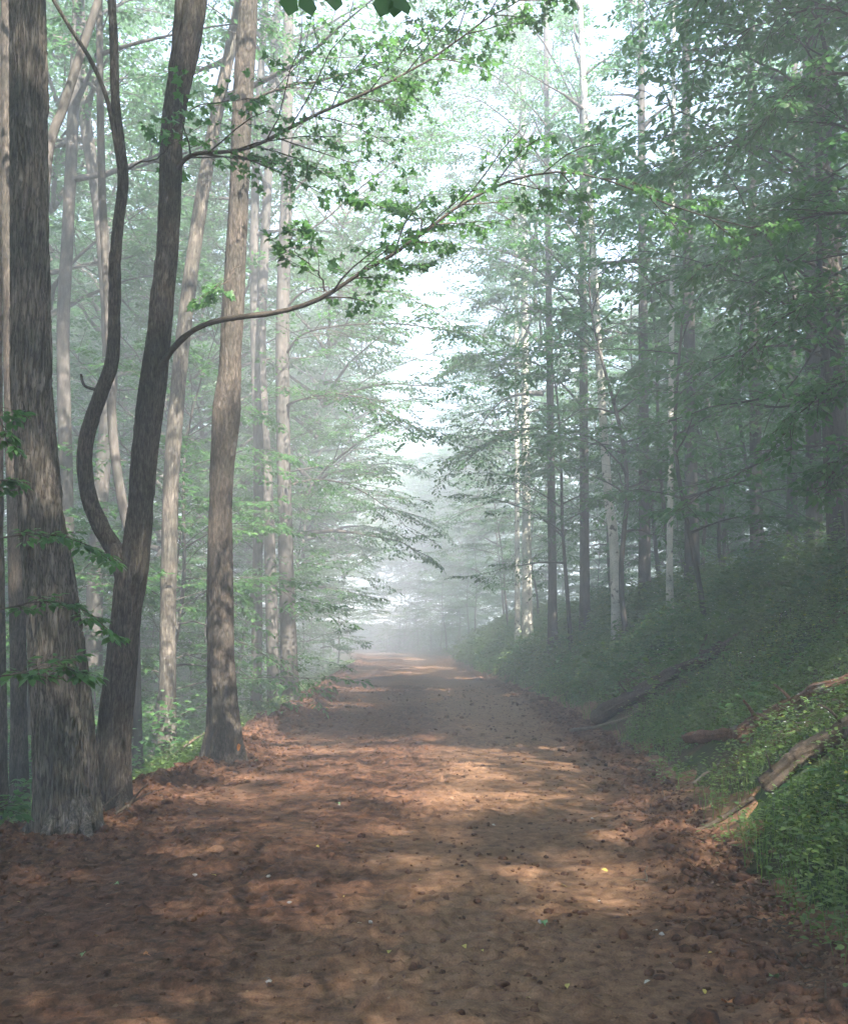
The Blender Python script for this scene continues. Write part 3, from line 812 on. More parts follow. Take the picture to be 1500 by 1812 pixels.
hero("maple_tree", "thin shaded trunk hidden behind the foot of the forked tree", [(A[0], A[1], 'trunk')], M_BARK_FAR, 12, 10, 3.2, 310, 16, 0.25, None)
A = hero_stem([(165, 1180, 30), (170, 1000, 28), (185, 800, 27), (195, 640, 26), (180, 400, 24), (150, 200, 22), (140, 0, 20)], 24, 70, 23)
hero("maple_tree", "misty grey trunk seen through the fork of the forked tree", [(A[0], A[1], 'trunk')], M_BARK_FAR, 13, 14, 4.2, 311, 16, 0.25, None)
A = hero_stem([(60, 1300, 20), (62, 1000, 19), (70, 600, 18), (84, 290, 17), (112, 190, 17), (140, 105, 16), (170, 15, 15), (185, -40, 14)], 13.5, 70, 16)
hero("leaning_tree", "bare trunk bending right above, appearing beside the thickest trunk", [(A[0], A[1], 'trunk')], M_BARK_FAR, 12, 8, 3.0, 312, 14, 0.2, None)
A = hero_stem([(118, 1250, 26), (118, 900, 24), (112, 600, 23), (120, 420, 22), (128, 250, 21), (138, 0, 19)], 22, 60, 22)
hero("maple_tree", "misty trunk between the thickest trunk and the crooked stem", [(A[0], A[1], 'trunk')], M_BARK_FAR, 12, 14, 4.2, 313, 16, 0.25, None)

# right side trees on the bank
A = hero_stem([(1494, 1040, 54), (1490, 980, 48), (1480, 850, 44), (1474, 700, 42), (1470, 500, 40), (1462, 300, 38), (1450, 100, 35), (1446, 0, 33)], 17.8, 110, 24)
tr, offr = hero("maple_tree", "brown trunk on top of the bank at the right picture edge", [(A[0], A[1], 'trunk')], M_BARK_BROWN, 13, 18, 4.8, 321, 30, 0.3, (0.012, 16, 3))
for k, (ct, dd, sl) in enumerate([([(1472, 640), (1400, 610), (1300, 625), (1180, 660)], -4, 1.6), ([(1470, 480), (1380, 450), (1260, 470), (1130, 510)], -4, 1.7), ([(1466, 330), (1380, 270), (1270, 260), (1150, 300)], -4, 1.7),
                                  ([(1460, 200), (1380, 130), (1280, 90), (1180, 90)], -4, 1.7), ([(1475, 780), (1390, 800), (1290, 850), (1200, 900)], -3, 1.4), ([(1455, 60), (1380, 0), (1280, -20), (1160, 10)], -4, 1.6),
                                  ([(1474, 700), (1380, 720), (1260, 700), (1120, 690)], 2, 1.6)]):
    hero_branch(tr, offr, ct, 17.6, dd, 440 + k, sl, 13, 4, 6, 0.12, 0.15, 0.03, None, 0.005, 'oval', M_LEAF_DARK)
A = hero_stem([(1440, 1010, 30), (1438, 800, 27), (1436, 560, 26), (1432, 300, 25), (1430, 0, 23)], 21, 60, 23)
hero("maple_tree", "shaded trunk on the bank just left of the edge trunk", [(A[0], A[1], 'trunk')], M_BARK_FAR, 13, 14, 4.2, 322, 20, 0.25, None)

A = hero_stem([(1640, 1120, 90), (1630, 900, 80), (1620, 600, 74), (1612, 300, 70), (1605, 0, 64)], 10.2, 60, 22)
A[0][0, 2] = Hs(A[0][0, 0], A[0][0, 1]) - 0.3
tb, offb = hero("beech_tree", "beech just off the right picture edge, its dark leafy boughs reaching in", [(A[0], A[1], 'trunk')], M_BARK_GREY, 11, 16, 4.5, 341, 24, 0.3, None)
for k, (ct, dd, sl) in enumerate([([(1612, 330), (1540, 250), (1450, 215), (1330, 230), (1210, 290)], 1.2, 1.0), ([(1615, 480), (1540, 400), (1450, 380), (1350, 410), (1250, 470)], 0.8, 0.9), ([(1606, 120), (1540, 40), (1440, 20), (1330, 50), (1220, 130)], 1.0, 1.0),
                                  ([(1618, 600), (1550, 540), (1470, 520), (1390, 560), (1310, 640)], 1.5, 0.8), ([(1622, 720), (1560, 680), (1490, 680), (1430, 720), (1370, 780)], 1.0, 0.7), ([(1604, 20), (1530, -60), (1430, -80), (1320, -60), (1230, 0)], 0.5, 1.0),
                                  ([(1610, 240), (1560, 160), (1490, 130), (1420, 150), (1360, 200)], -0.8, 0.8), ([(1622, 830), (1560, 800), (1500, 820), (1440, 870)], 1.4, 0.6)]):
    hero_branch(tb, offb, ct, 10.2, dd, 470 + k, sl, 22, 5, 6, 0.095, 0.12, 0.02, None, 0.004, 'oval', M_LEAF_DARK)

def bank_trunk(u, v, w, depth, top_u, label, birch=False, seed=0, mid=None):
    """A trunk on the bank whose foot shows at (u, v)."""
    P = px(u, v, depth)
    c = [(u, v, w * 1.15), (u + (top_u - u) * 0.12, v - 120, w)]
    if mid: c.append(mid + (w * 0.9,))
    c += [(top_u, 300, w * 0.72), (top_u + (top_u - u) * 0.3, 0, w * 0.6)]
    A = hero_stem(c, depth, 50, 22)
    pts = A[0].copy()
    gz = Hs(pts[0, 0], pts[0, 1])
    low = pts[0].copy(); low[2] = min(gz, low[2]) - 0.3
    pts = np.vstack([low, pts]); rad = np.concatenate([[A[1][0] * 1.1], A[1]])
    return hero("birch_tree" if birch else "maple_tree", label, [(pts, rad, 'trunk')], M_BIRCH if birch else M_BARK_FAR, 12, 10, 3.4, 330 + seed, 14, 0.15, None)
bank_trunk(1090, 1062, 17, 27, 1040, "pale birch trunk curving left, standing foremost on the bank", True, 1, (1072, 830))
bank_trunk(1184, 1040, 11, 24, 1190, "very thin pale birch on the bank, left of the dark trunks", True, 2)
bank_trunk(932, 1066, 16, 42, 925, "pale speckled birch on the bank nearest the far bend", True, 3)
bank_trunk(915, 1062, 9, 46, 912, "thin pale stem just left of the speckled birch", True, 4)
bank_trunk(977, 1080, 15, 35, 968, "dark hazy trunk right of the speckled birch", False, 5)
tm, offm = bank_trunk(1034, 1062, 17, 33, 1030, "broad hazy trunk left of the curving birch, boughs reaching over the road", False, 6)
for k, ct in enumerate([[(1031, 720), (960, 650), (880, 625), (790, 650)], [(1029, 560), (940, 470), (860, 440), (760, 450)], [(1028, 430), (930, 310), (840, 260), (740, 250)], [(1026, 300), (920, 170), (830, 110), (730, 90)], [(1025, 200), (950, 60), (860, 0), (780, -20)], [(1027, 370), (940, 260), (850, 180), (700, 150)], [(1028, 500), (920, 400), (820, 350), (690, 340)], [(1032, 800), (960, 760), (890, 770), (820, 820)]]):
    hero_branch(tm, offm, ct, 33, -3.0, 450 + k, 2.6, 26, 6, 8, 0.135, 0.15, 0.04, None, 0.006, 'oval', M_LEAF_FAR)
bank_trunk(1140, 1018, 20, 30, 1135, "hazy trunk right of the curving birch", False, 7)
bank_trunk(1224, 1018, 24, 26, 1215, "dark leaning trunk right of the very thin birch", False, 8)
bank_trunk(1338, 985, 22, 25, 1330, "shaded trunk midway along the top of the bank", False, 9)
bank_trunk(1400, 980, 18, 27, 1404, "slim shaded trunk left of the two edge trunks on the bank", False, 10)

# near saplings whose leafy sprays reach into the frame from the left
def near_sapling(label, base, sprays, seed, name="sapling"):
    x, y = base
    off = np.array([x, y, Hs(x, y)])
    root = empty(name, off); tag(root, label, "sapling")
    w = MB(); hh = max(px(*s[0][0], s[1])[2] for s in sprays) + 0.8 - off[2]
    trunk_mesh(w, np.stack([0.03 * np.sin(np.linspace(0, 4, 12)), 0 * np.linspace(0, 1, 12), np.linspace(-0.2, hh, 12)], -1), np.linspace(0.022, 0.006, 12), 8, 0.05, seed, 0.3, 0.2)
    link("trunk", w.mesh("trunk", M_TWIG, True), root)
    r = np.random.default_rng(seed)
    for k, (ct, dp, sl, ns, size) in enumerate(sprays):
        P = [px(u, v, dp + 0.08 * q) for q, (u, v) in enumerate(ct)]
        st = np.array([x, y, P[0][2] - 0.15])
        pts = spline(np.vstack([st, P]), 16) - off
        ww, f = MB(), Fol()
        spray(r, ww, f, pts, 0.008, sl, ns, 3, 5, size, 0.3, (6, 4, 3), 0.22, 0.0025)
        b = link("branch", ww.mesh("branch", M_TWIG, True), root)
        m = MB(); f.into(m, 'oval')
        link("foliage", m.mesh("foliage", M_LEAF), b)
    return root
near_sapling("leafy sapling spreading flat sprays across the foot of the thickest trunk", (-3.75, 6.9),
             [([(-20, 955), (60, 945), (130, 955), (195, 985)], 7.2, 0.3, 9, 0.085), ([(-10, 1080), (70, 1065), (140, 1075), (205, 1125)], 7.3, 0.3, 9, 0.085),
              ([(-20, 1200), (40, 1190), (95, 1175), (140, 1190)], 6.9, 0.32, 10, 0.09), ([(-20, 720), (0, 740), (15, 790)], 7.0, 0.25, 6, 0.08),
              ([(-30, 1440), (0, 1430), (20, 1420)], 7.2, 0.2, 5, 0.08), ([(-20, 860), (0, 850), (30, 850)], 7.2, 0.2, 5, 0.07)], 501)

# overhead maple beside the camera: two bunches of big leaves hang into the top of the frame
def overhead():
    x, y = -3.9, 1.2
    off = np.array([x, y, Hs(x, y)])
    root = empty("maple_tree", off)
    tag(root, "overhead maple, only its big dark hanging leaves showing at the top edge", "tree")
    w = MB()
    hz = np.linspace(-0.4, 15, 30)
    trunk_mesh(w, np.stack([0.1 * np.sin(hz * 0.4), 0.1 * np.cos(hz * 0.3) - 0.1, hz], -1), 0.17 * np.clip(1 - hz / 15.5, 0.05, 1) ** 0.7, 16, 0.06, 5, 0.3)
    link("trunk", w.mesh("trunk", M_BARK_BROWN, True), root)
    P = [np.array([x, y, 3.3]), px(150, -190, 2.4), px(400, -120, 3.0), px(530, -58, 3.3), px(700, -52, 3.4), px(820, -75, 3.5)]
    pts = spline(np.array(P), 22) - off
    wb_ = MB(); wb_.tube(pts, np.linspace(0.02, 0.003, 22), 8)
    b = link("branch", wb_.mesh("branch", M_TWIG, True), root)
    tv, tf = TEMPL['oval']
    lm = MB(); vv = tv.copy(); vv[:, 0] *= 1.25
    lm.add(vv * 0.105, tf); lme = lm.mesh("leaf", M_LEAF_DARK)
    for (u, v, tu, tvv, dp) in [(515, -32, 508, 16, 3.3), (540, -30, 552, 20, 3.32), (590, -40, 592, 5, 3.3), (690, -30, 664, 18, 3.4), (697, -28, 694, 32, 3.42), (705, -30, 722, 12, 3.4), (680, -26, 672, 4, 3.45)]:
        p, t = px(u, v + 18, dp), px(tu, tvv + 22, dp - 0.01)
        d = Vector(t - p).normalized()
        side = Vector((0.8, 0.35, 0.1)); side = (side - d * side.dot(d)).normalized()
        nrm = side.cross(d)
        o = link("leaf", lme, b)
        o.matrix_local = Matrix.Translation(Vector(p - off)) @ Matrix((side, d, nrm)).transposed().to_4x4()
    r = np.random.default_rng(9); wc, fc = MB(), Fol()
    upper_crown(r, np.stack([0 * hz, 0 * hz, hz], -1), 0.1 + 0 * hz, 6.3, 24, 4.6, 0.14, wc, fc)  # out-of-frame crown, widened to keep sun off the thick trunk's foot
    link("crown", crown_mesh("crown", wc, fc, 'simple', M_LEAF_FAR, M_BARK_FAR), root)
overhead()

# ------------------------------------------------------------------ the forest
print("forest")
taken = [(o.location.x, o.location.y) for o in scene.objects if o.parent is None and o.get('category') == 'tree' and o.name not in [p.name for p in CAN + WIDE + BIR + SAP + SAPN]]
def free(x, y, d):
    return all((x - a) ** 2 + (y - b) ** 2 > d * d for a, b in taken)
rf = random.Random(77)
def hfov(x, y, m=3.0): return abs(x - 0.0225 * y) < 0.43 * y + m

ZONES = [(-400, 20, "at the left picture edge beside the thickest trunk"), (20, 175, "around the thickest trunk"), (175, 290, "seen past the forked tree"), (290, 370, "between the slim leaning trunk and the waisted trunk"), (370, 450, "seen past the waisted trunk"),
         (450, 540, "behind the close pair of trunks"), (540, 720, "just right of the hazy straight trunk"), (720, 900, "by the road's right side near the bend"), (900, 1000, "around the speckled birch"), (1000, 1110, "around the curving birch"), (1110, 1200, "around the very thin birch"),
         (1200, 1330, "right of the very thin birch"), (1330, 1440, "around the slim shaded trunk on the bank"), (1440, 2200, "around the trunk at the right picture edge")]
CI = np.linalg.inv(CAMROT)
def zone(x, y):
    q = CI @ np.array([x, y, Hs(x, y) + 2 - EYE])
    u = 750 + F * q[0] / -q[2]
    return next(t for a_, b_, t in ZONES if a_ <= u < b_)

SH = np.array(SUNDIR)
OPEN = [((1.0, 38), 3.4), ((0.5, 52), 4.0), ((-1.0, 70), 4.2), ((-3.5, 101), 5.0)]
def in_opening(x, y):
    """Gaps in the wood through which the sun reaches the far road."""
    for (a_, b_), w in OPEN:
        t = np.linspace(6, 34, 15)
        if np.min((a_ + SH[0] * t - x) ** 2 + (b_ + SH[1] * t - y) ** 2) < w * w: return True
    return False

cnt = 0
def forest(n, y0, y1, side, dmin, near_margin, sc=(0.85, 1.15), pb=0.0):
    global cnt
    k = tries = 0
    while k < n and tries < 6000:
        tries += 1
        y = y0 + (y1 - y0) * rf.random() ** 0.8
        half = 0.43 * y + 4
        x = rf.uniform(-half, half) + 0.0225 * y
        L, R = float(Ledge(y)), float(Redge(y))
        if side == 'l' and x > L - near_margin: continue
        if side == 'r' and x < R + near_margin: continue
        if not free(x, y, dmin) or in_opening(x, y): continue
        taken.append((x, y)); k += 1; cnt += 1
        b = rf.random() < pb
        far = y > 62
        if side == 'l':
            lab = "faint far tree dissolving in mist" if far else "tall misty forest tree"
        else:
            lab = "faint far tree dissolving in mist" if far else "tall shaded forest tree"
        if b: lab = "pale birch in the forest"
        z_ = zone(x, y); lab += " " + z_
        place(BIR if b else CAN, rf.randrange(10), x, y, rf.uniform(0, 6.28), rf.uniform(*sc), "birch_tree" if b else "forest_tree", lab, "tree",
              ("birches behind the bank" if b else ("far trees " if far else "forest trees ") + ("left of the road" if side == 'l' else "right of the road")) + ", " + z_, 0.05)
forest(28, 22, 62, 'l', 3.2, 2.2)
forest(27, 20, 62, 'r', 3.0, 4.6, pb=0.2)
forest(40, 62, 118, 'l', 3.2, 2.0)
forest(40, 62, 118, 'r', 3.2, 2.5)

# trees standing right along the road, leaning in so that their crowns meet over it
for k, (x, y, lab) in enumerate([(-4.3, 35, "tree close to the road on its left, behind the close pair of trunks"), (-4.2, 51, "second tree back along the road's left side, in the mist"), (-4.5, 67, "third tree back along the road's left side, deep in the mist"), (-6.4, 84, "last clear tree along the road's left side before the bend"),
                                 (6.4, 40, "tree on the bank in the mist, right of the speckled birch"), (7.2, 57, "hazy tree on the bank behind the speckled birch"), (6.4, 78, "hazy tree on the far low end of the bank")]):
    place(CAN, (k * 2 + 1) % 5, x, y, k * 2.3, 1.05, "forest_tree", lab, "tree", None, 0.05, R_(6 if x < 0 else -5))
    taken.append((x, y))

for k, (x, y, lab) in enumerate([(-5.2, 50, "wide-crowned misty tree left of the road, arching over it")]):
    place(WIDE, 0, x, y, 0.7 + k * 2.0, 1.0, "forest_tree", lab, "tree", None, 0.05, R_(4 if x < 0 else -4))
    taken.append((x, y))

def saplings(n, y0, y1, side, dmin, m0, m1, kinds, lab, grp, sc=(0.8, 1.25)):
    k = tries = 0
    while k < n and tries < 6000:
        tries += 1
        y = y0 + (y1 - y0) * rf.random() ** 0.9
        L, R = float(Ledge(y)), float(Redge(y))
        x = L - rf.uniform(m0, m1) if side == 'l' else R + rf.uniform(m0, m1)
        if not hfov(x, y, 1.5) or not free(x, y, dmin): continue
        taken.append((x, y)); k += 1
        z_ = zone(x, y)
        place(SAP, rf.choice(kinds), x, y, rf.uniform(0, 6.28), rf.uniform(*sc), "sapling", lab + " " + z_, "sapling", grp + ", " + z_, 0, rf.uniform(0, R_(5)) * (1 if side == 'l' else -1))
saplings(26, 15, 38, 'l', 1.3, 2.2, 15, (0, 1, 1, 3), "flat-layered small understory tree", "understory left of the road")
saplings(30, 38, 85, 'l', 1.6, 1.5, 24, (0, 1, 2), "hazy far understory tree", "far understory left of the road")
saplings(24, 16, 42, 'r', 1.4, 4.6, 14, (0, 1, 2, 2), "leafy understory tree on the high bank", "understory behind the bank")
saplings(22, 42, 90, 'r', 1.6, 3.0, 20, (0, 2, 2), "hazy far understory tree", "far understory right of the road")

for k, (x, y, p, lab) in enumerate([(-3.0, 103, BIR, "pale trunk added for the sunlit gap at the far end of the road"), (-4.2, 106, BIR, "second pale trunk added for the sunlit gap at the far end of the road, further left"), (-5.6, 106, SAP, "sunlit young tree left of the far end of the road"), (-1.6, 110, SAP, "sunlit small tree in the middle of the far bend")]):
    place(p, k, x, y, k * 1.4, (2.0, 2.0, 1.1) if p is BIR else 1.0, "birch_tree" if p is BIR else "sapling", lab, "tree" if p is BIR else "sapling")  # the pale birches are added stand-ins for a bright sunlit gap
for k in range(26):
    y = 5.5 + (k * 11 % 26) * 0.95; x = float(Redge(y)) + 0.9 + (k * 7 % 26) * 0.16
    place(SAP, 3 if k % 3 else 1, x, y, k * 2.2, rf.uniform(0.12, 0.22) if k % 3 else rf.uniform(0.09, 0.13), "seedling", "knee-high leafy seedling standing among the bank weeds", "seedling", "seedlings on the bank")
# trees closing the view where the road bends away to the left
for k, (x, y) in enumerate([(4.5, 104), (2.6, 112), (6.2, 110), (0.8, 121), (4.6, 118), (8.0, 116), (2.2, 128), (6.0, 126), (-1.5, 134), (9.5, 106), (4.0, 136)]):
    place(CAN, k, x, y, k * 1.3, 0.95, "forest_tree", "dark misty tree closing the view at the far bend of the road", "tree", "trees at the far bend")
for k in range(26):
    y = 122 + (k * 37 % 26) * 1.7; x = -9 + (k * 17 % 26) * 1.25
    if x < float(Redge(y)) + 3: x = float(Redge(y)) + 3 + (k % 5) * 2.5
    place(CAN, k + 2, x, y, k * 1.1, 0.9 + 0.01 * (k % 9), "forest_tree", "tree on the dim far hillside beyond the bend", "tree", "trees on the hillside beyond the bend")
for k, (x, y) in enumerate([(3.9, 100), (5.4, 97), (1.9, 116), (3.2, 107), (7.4, 101), (-0.2, 127), (5, 113), (2.0, 121), (0.4, 123), (-2.2, 131), (-4, 137), (6.5, 120), (3.5, 125), (9, 112), (-6.5, 141), (1.5, 133), (5.2, 131), (8.2, 124)]):
    place(SAP, k % 3, x, y, k * 1.7, 1.0, "sapling", "small misty tree at the far bend of the road", "sapling", "saplings at the far bend")

saplings(34, 60, 125, 'r', 1.5, 1.0, 34, (0, 1, 2), "dim far understory tree", "dim understory far right of the road")
saplings(24, 70, 125, 'l', 1.5, 1.0, 30, (0, 1, 2), "dim far young tree", "dim understory far left of the road")

# leaning understory trees over the road edge, right and left
for k, (x, y, p, s, lab) in enumerate([
        (6.3, 12.6, 2, 1.0, "dark leafy tree on the bank hanging over the picture's right edge"),
        (6.9, 15.2, 2, 1.12, "tall layered sapling on the bank behind the fallen logs"),
        (5.9, 19.5, 0, 1.25, "layered sapling at the bank's upper rim, in front of the thin birch"),
        (5.6, 25.0, 2, 1.15, "layered sapling on the bank left of the thin birch"),
        (5.2, 31.0, 2, 1.1, "misty layered sapling beside the curving birch"),
        (8.1, 13.8, 2, 1.05, "tall dark sapling on the bank beside the edge trunk"),
        (9.7, 21.5, 2, 1.1, "high leafy sapling behind the edge trunk on the bank"),
        (7.6, 28.2, 2, 1.15, "misty spreading sapling between the curving birch and the thin birch"),
        (9.3, 25.4, 2, 1.1, "misty tall sapling right of the thin birch"),
        (-5.2, 21.5, 2, 0.95, "layered sapling between the slim leaning trunk and the waisted trunk"),
        (-5.6, 34.0, 2, 1.15, "misty layered sapling at the road edge behind the close pair of trunks"),
        (-5.4, 44.0, 2, 1.1, "bushy sapling leaning over the far road from its left side")]):
    place(SAP, p, x, y, k * 2.1, s, "sapling", lab, "sapling", None, 0, R_(6 if x < 0 else -3))
    taken.append((x, y))

# out-of-frame trees beside and behind the viewer, added so their crowns shade the road
for k, (x, y, s) in enumerate([(9.5, 8.5, 1.0), (13, 3.0, 1.0), (3.2, -3.6, 0.82), (8.2, 2.6, 0.95), (7.0, 5.2, 0.8), (17, 9, 1.0), (11.5, 12.5, 1.05), (1.9, -7.5, 0.9), (-3.2, -4.5, 0.9), (15, -6, 1.05), (5.5, -9, 1.0), (20, 0, 1.0), (-6.5, -3, 1.0),
                               (-8, 6, 1.0), (-10, 12, 1.0), (12, -13, 1.05), (19, -12, 1.0), (3.6, -16, 1.0), (16, 17, 1.0), (22, 12, 1.0), (26, 4, 1.0), (25, -8, 1.0), (8.5, -20, 1.0), (17, -21, 1.0)]):
    place(CAN, k, x, y, k * 1.9, s, "forest_tree", "out-of-frame tree beside or behind the viewer, added so its crown shades the near road", "tree", "added shade trees around the viewer")

k = tries = 0
while k < 62 and tries < 4000:           # unseen trees added on both sides to block light entering sideways
    tries += 1
    y = rf.uniform(-26, 75); half = max(0.43 * y, 0) + 5
    x = rf.choice((-1, 1)) * (half + rf.uniform(0, 24)) + 0.0225 * y
    if not free(x, y, 3.2) or abs(x) < 8: continue
    taken.append((x, y)); k += 1
    place(CAN, rf.randrange(5), x, y, rf.uniform(0, 6.28), rf.uniform(0.9, 1.1), "forest_tree", "unseen tree added outside the picture to block light from its side", "tree", "trees outside the picture's sides")

for p in CAN + WIDE + BIR + SAP + SAPN:        # any source that found no place is dropped
    if not p.get('label'):
        for c in list(p.children): bpy.data.objects.remove(c)
        bpy.data.objects.remove(p)

# ------------------------------------------------------------------ fallen logs and sticks
def on_bank(u, v, d0=3.0, d1=60.0):
    """Ground point seen at pixel (u, v)."""
    ds = np.geomspace(d0, d1, 900)
    P = np.array([px(u, v, d) for d in ds])
    g = H(P[:, 0], P[:, 1])
    k = np.argmax(P[:, 2] < g)
    return np.array([P[k, 0], P[k, 1], g[k]])

LOGPTS = []
def log(name, label, ctrl, w, mat, lift=0.6, rough=0.35, n=16, taper=0.7, seed=0, twist=None, cat="log"):
    """A fallen log lying on the ground through the given pixels; w = thickness in metres."""
    P = np.array([on_bank(u, v) for u, v in ctrl])
    P[:, 2] += w * lift
    NN = 90
    pts = spline(P, NN)
    kk = np.arange(NN)
    pts[:, 2] += w * 0.1 * fbm(kk * 0.09, kk * 0, seed=seed + 40, oct=2); pts[:, 0] += w * 0.15 * fbm(kk * 0.06, kk * 0 + 5, seed=seed + 41, oct=2)
    root = empty(name, pts[0]); tag(root, label, cat)
    m = MB(); rad = 0.5 * w * np.linspace(1, taper, NN)
    rad = rad * (1 + 0.09 * fbm(kk * 0.2, kk * 0.0, seed=seed, oct=3))
    rad[:4] *= [0.35, 0.7, 0.9, 0.97]; rad[-3:] *= [0.9, 0.7, 0.4]
    m.tube(pts - pts[0], rad, n, True, rough, seed, 4.5, 1.6)
    if w > 0.04: LOGPTS.extend((p[0], p[1], w * 0.5) for p in pts[::3])
    link("trunk" if cat == "log" else "stick", m.mesh(name, mat, False), root)
    return root, pts

l1, p1 = log("fallen_log", "long dark mossy log lying slantwise on the bank, furthest up the road", [(1042, 1290), (1100, 1262), (1170, 1225), (1230, 1192), (1285, 1160)], 0.24, M_LOG, 0.7, 0.45, 30, seed=1)
def side_stub(root, pts, t, d, L, r0, mat, name="stub"):
    p, _ = along(pts, t)
    r = np.random.default_rng(int(t * 1000))
    q = curve(r, p - pts[0], d, L, 8, 0.0, 0.12)
    m = MB(); m.tube(q, np.linspace(r0, r0 * 0.45, 8), 10, True, 0.3, 3)
    link(name, m.mesh(name, mat), root)
side_stub(l1, p1, 0.75, (0.5, -0.2, 0.6), 0.5, 0.03, M_LOG)
side_stub(l1, p1, 0.9, (0.6, 0.2, 0.5), 0.7, 0.03, M_STICK)
l2, p2 = log("fallen_log", "broken forked log of reddish rotten wood lying on the grassy bank", [(1305, 1338), (1350, 1305), (1400, 1280), (1450, 1255), (1520, 1225)], 0.15, M_LOG_RED, 1.2, 0.5, 30, seed=5, taper=0.55)
pe = [on_bank(1330, 1322), on_bank(1280, 1335), on_bank(1215, 1338)]
LOGPTS.extend((p[0], p[1], 0.08) for p in spline(np.array(pe), 12))
pe = np.array(pe); pe[:, 2] += [0.16, 0.2, 0.2]
m = MB(); m.tube(spline(pe, 40) - p2[0], np.linspace(0.068, 0.055, 40) * (1 + 0.2 * fbm(np.arange(40) * 0.3, np.zeros(40), seed=77, oct=3)), 24, True, 0.35, 8, 4.5, 1.6)
link("broken_limb", m.mesh("broken_limb", M_LOG_RED), l2)
side_stub(l2, p2, 0.2, (-0.3, -0.2, 0.5), 0.28, 0.025, M_LOG_RED)
side_stub(l2, p2, 0.5, (-0.2, 0.4, 0.6), 0.3, 0.022, M_LOG_RED)
l3, p3 = log("fallen_log", "thick brown log half sunk in weeds at the right edge of the bank", [(1345, 1418), (1390, 1385), (1440, 1350), (1490, 1318), (1540, 1285)], 0.125, M_LOG, 0.9, 0.5, 30, seed=9, taper=1.1)
side_stub(l3, p3, 0.15, (-0.5, -0.3, 0.5), 0.25, 0.014, M_LOG)
side_stub(l3, p3, 0.75, (-0.3, -0.2, 0.7), 0.3, 0.014, M_LOG)
side_stub(l1, p1, 0.3, (-0.4, -0.3, 0.5), 0.5, 0.02, M_LOG)
side_stub(l3, p3, 0.5, (0.9, 0.1, 0.35), 0.8, 0.022, M_LOG)
log("fallen_branch", "thin dark branch at the foot of the bank, below the thick brown log", [(1180, 1500), (1240, 1480), (1290, 1452), (1335, 1425)], 0.05, M_LOG, 1.0, 0.3, 8, 0.7, 11, cat="branch")
log("fallen_branch", "pale thin branch reaching onto the road from the long dark log", [(1008, 1304), (1050, 1298), (1100, 1285), (1130, 1268)], 0.06, M_STICK, 1.6, 0.3, 8, 0.6, 12, cat="branch")
log("fallen_branch", "short brown stick lying on the bank near the road", [(1152, 1438), (1185, 1422)], 0.05, M_LOG_RED, 1.2, 0.3, 8, 0.6, 13, cat="stick")
log("fallen_branch", "pale bare stick low at the right picture edge", [(1420, 1650), (1460, 1642), (1520, 1634)], 0.018, M_STICK, 2.5, 0.2, 7, 0.8, 14, cat="stick")
log("fallen_branch", "grey stick lying in the weeds in front of the rotten log", [(1225, 1395), (1255, 1372), (1285, 1352)], 0.05, M_STICK, 0.8, 0.3, 8, 0.6, 15, cat="stick")
log("fallen_branch", "short stick on the dirt at the bank's foot, beside pale leaves", [(1190, 1523), (1225, 1515), (1262, 1505)], 0.022, M_STICK, 1.3, 0.2, 7, 0.6, 16, cat="stick")
log("fallen_branch", "dead branch leaning on the bank below the curving birch", [(1068, 1120), (1092, 1105), (1110, 1085)], 0.09, M_LOG, 1.2, 0.3, 8, 0.5, 18, cat="branch")
# brushwood at the feet of the left trunks
for k, (a_, b_, lab) in enumerate([((0, 1500), (75, 1440), "dark stick leaning at the foot of the thickest trunk, left of it"), ((150, 1480), (215, 1400), "dark stick wedged between the thickest trunk and the forked tree"),
                                   ((205, 1440), (290, 1395), "thin stick beside the foot of the forked tree"), ((300, 1345), (365, 1295), "fallen branch behind the waisted trunk on the slope"), ((225, 1430), (265, 1385), "short stick propped beside the forked tree")]):
    d = 9.0 if k != 3 else 17
    pa, pb = px(*a_, d - 0.25), px(*b_, d + 0.4)
    pa[2] = max(pa[2], Hs(pa[0], pa[1]) + 0.02); pb[2] = max(pb[2], Hs(pb[0], pb[1]) + 0.05)
    pts = spline([pa, (pa + pb) / 2 + [0.0, 0.05, 0.03], pb], 10)
    m = MB(); m.tube(pts - pa, np.linspace(0.012 if k != 3 else 0.05, 0.004, 10), 7, True, 0.3, k, 4.0)
    o = link("fallen_branch", m.mesh("fallen_branch", M_LOG), None, pa)
    tag(o, lab, "stick")

# ------------------------------------------------------------------ ground cover
print("cover")
def scatter(n, y0, y1, fx, r, power=1.0):
    """n random ground points with density falling off with distance."""
    y = y0 * (y1 / y0) ** (r.random(n) ** power)
    x = fx(y, r)
    return x, y, H(x, y)

def off_logs(x, y):
    """False where a fallen log lies, and just in front of it as seen from the road."""
    ok = np.ones(len(x), bool)
    for a_, b_, w in LOGPTS:
        dx, dy = x - a_, y - b_
        ok &= ~((dx * dx + dy * dy < (w + 0.1) ** 2) | ((dx + 0.14) ** 2 + (dy + 0.16) ** 2 < (w + 0.1) ** 2) | ((dx + 0.26) ** 2 + (dy + 0.32) ** 2 < (w + 0.05) ** 2))
    return ok

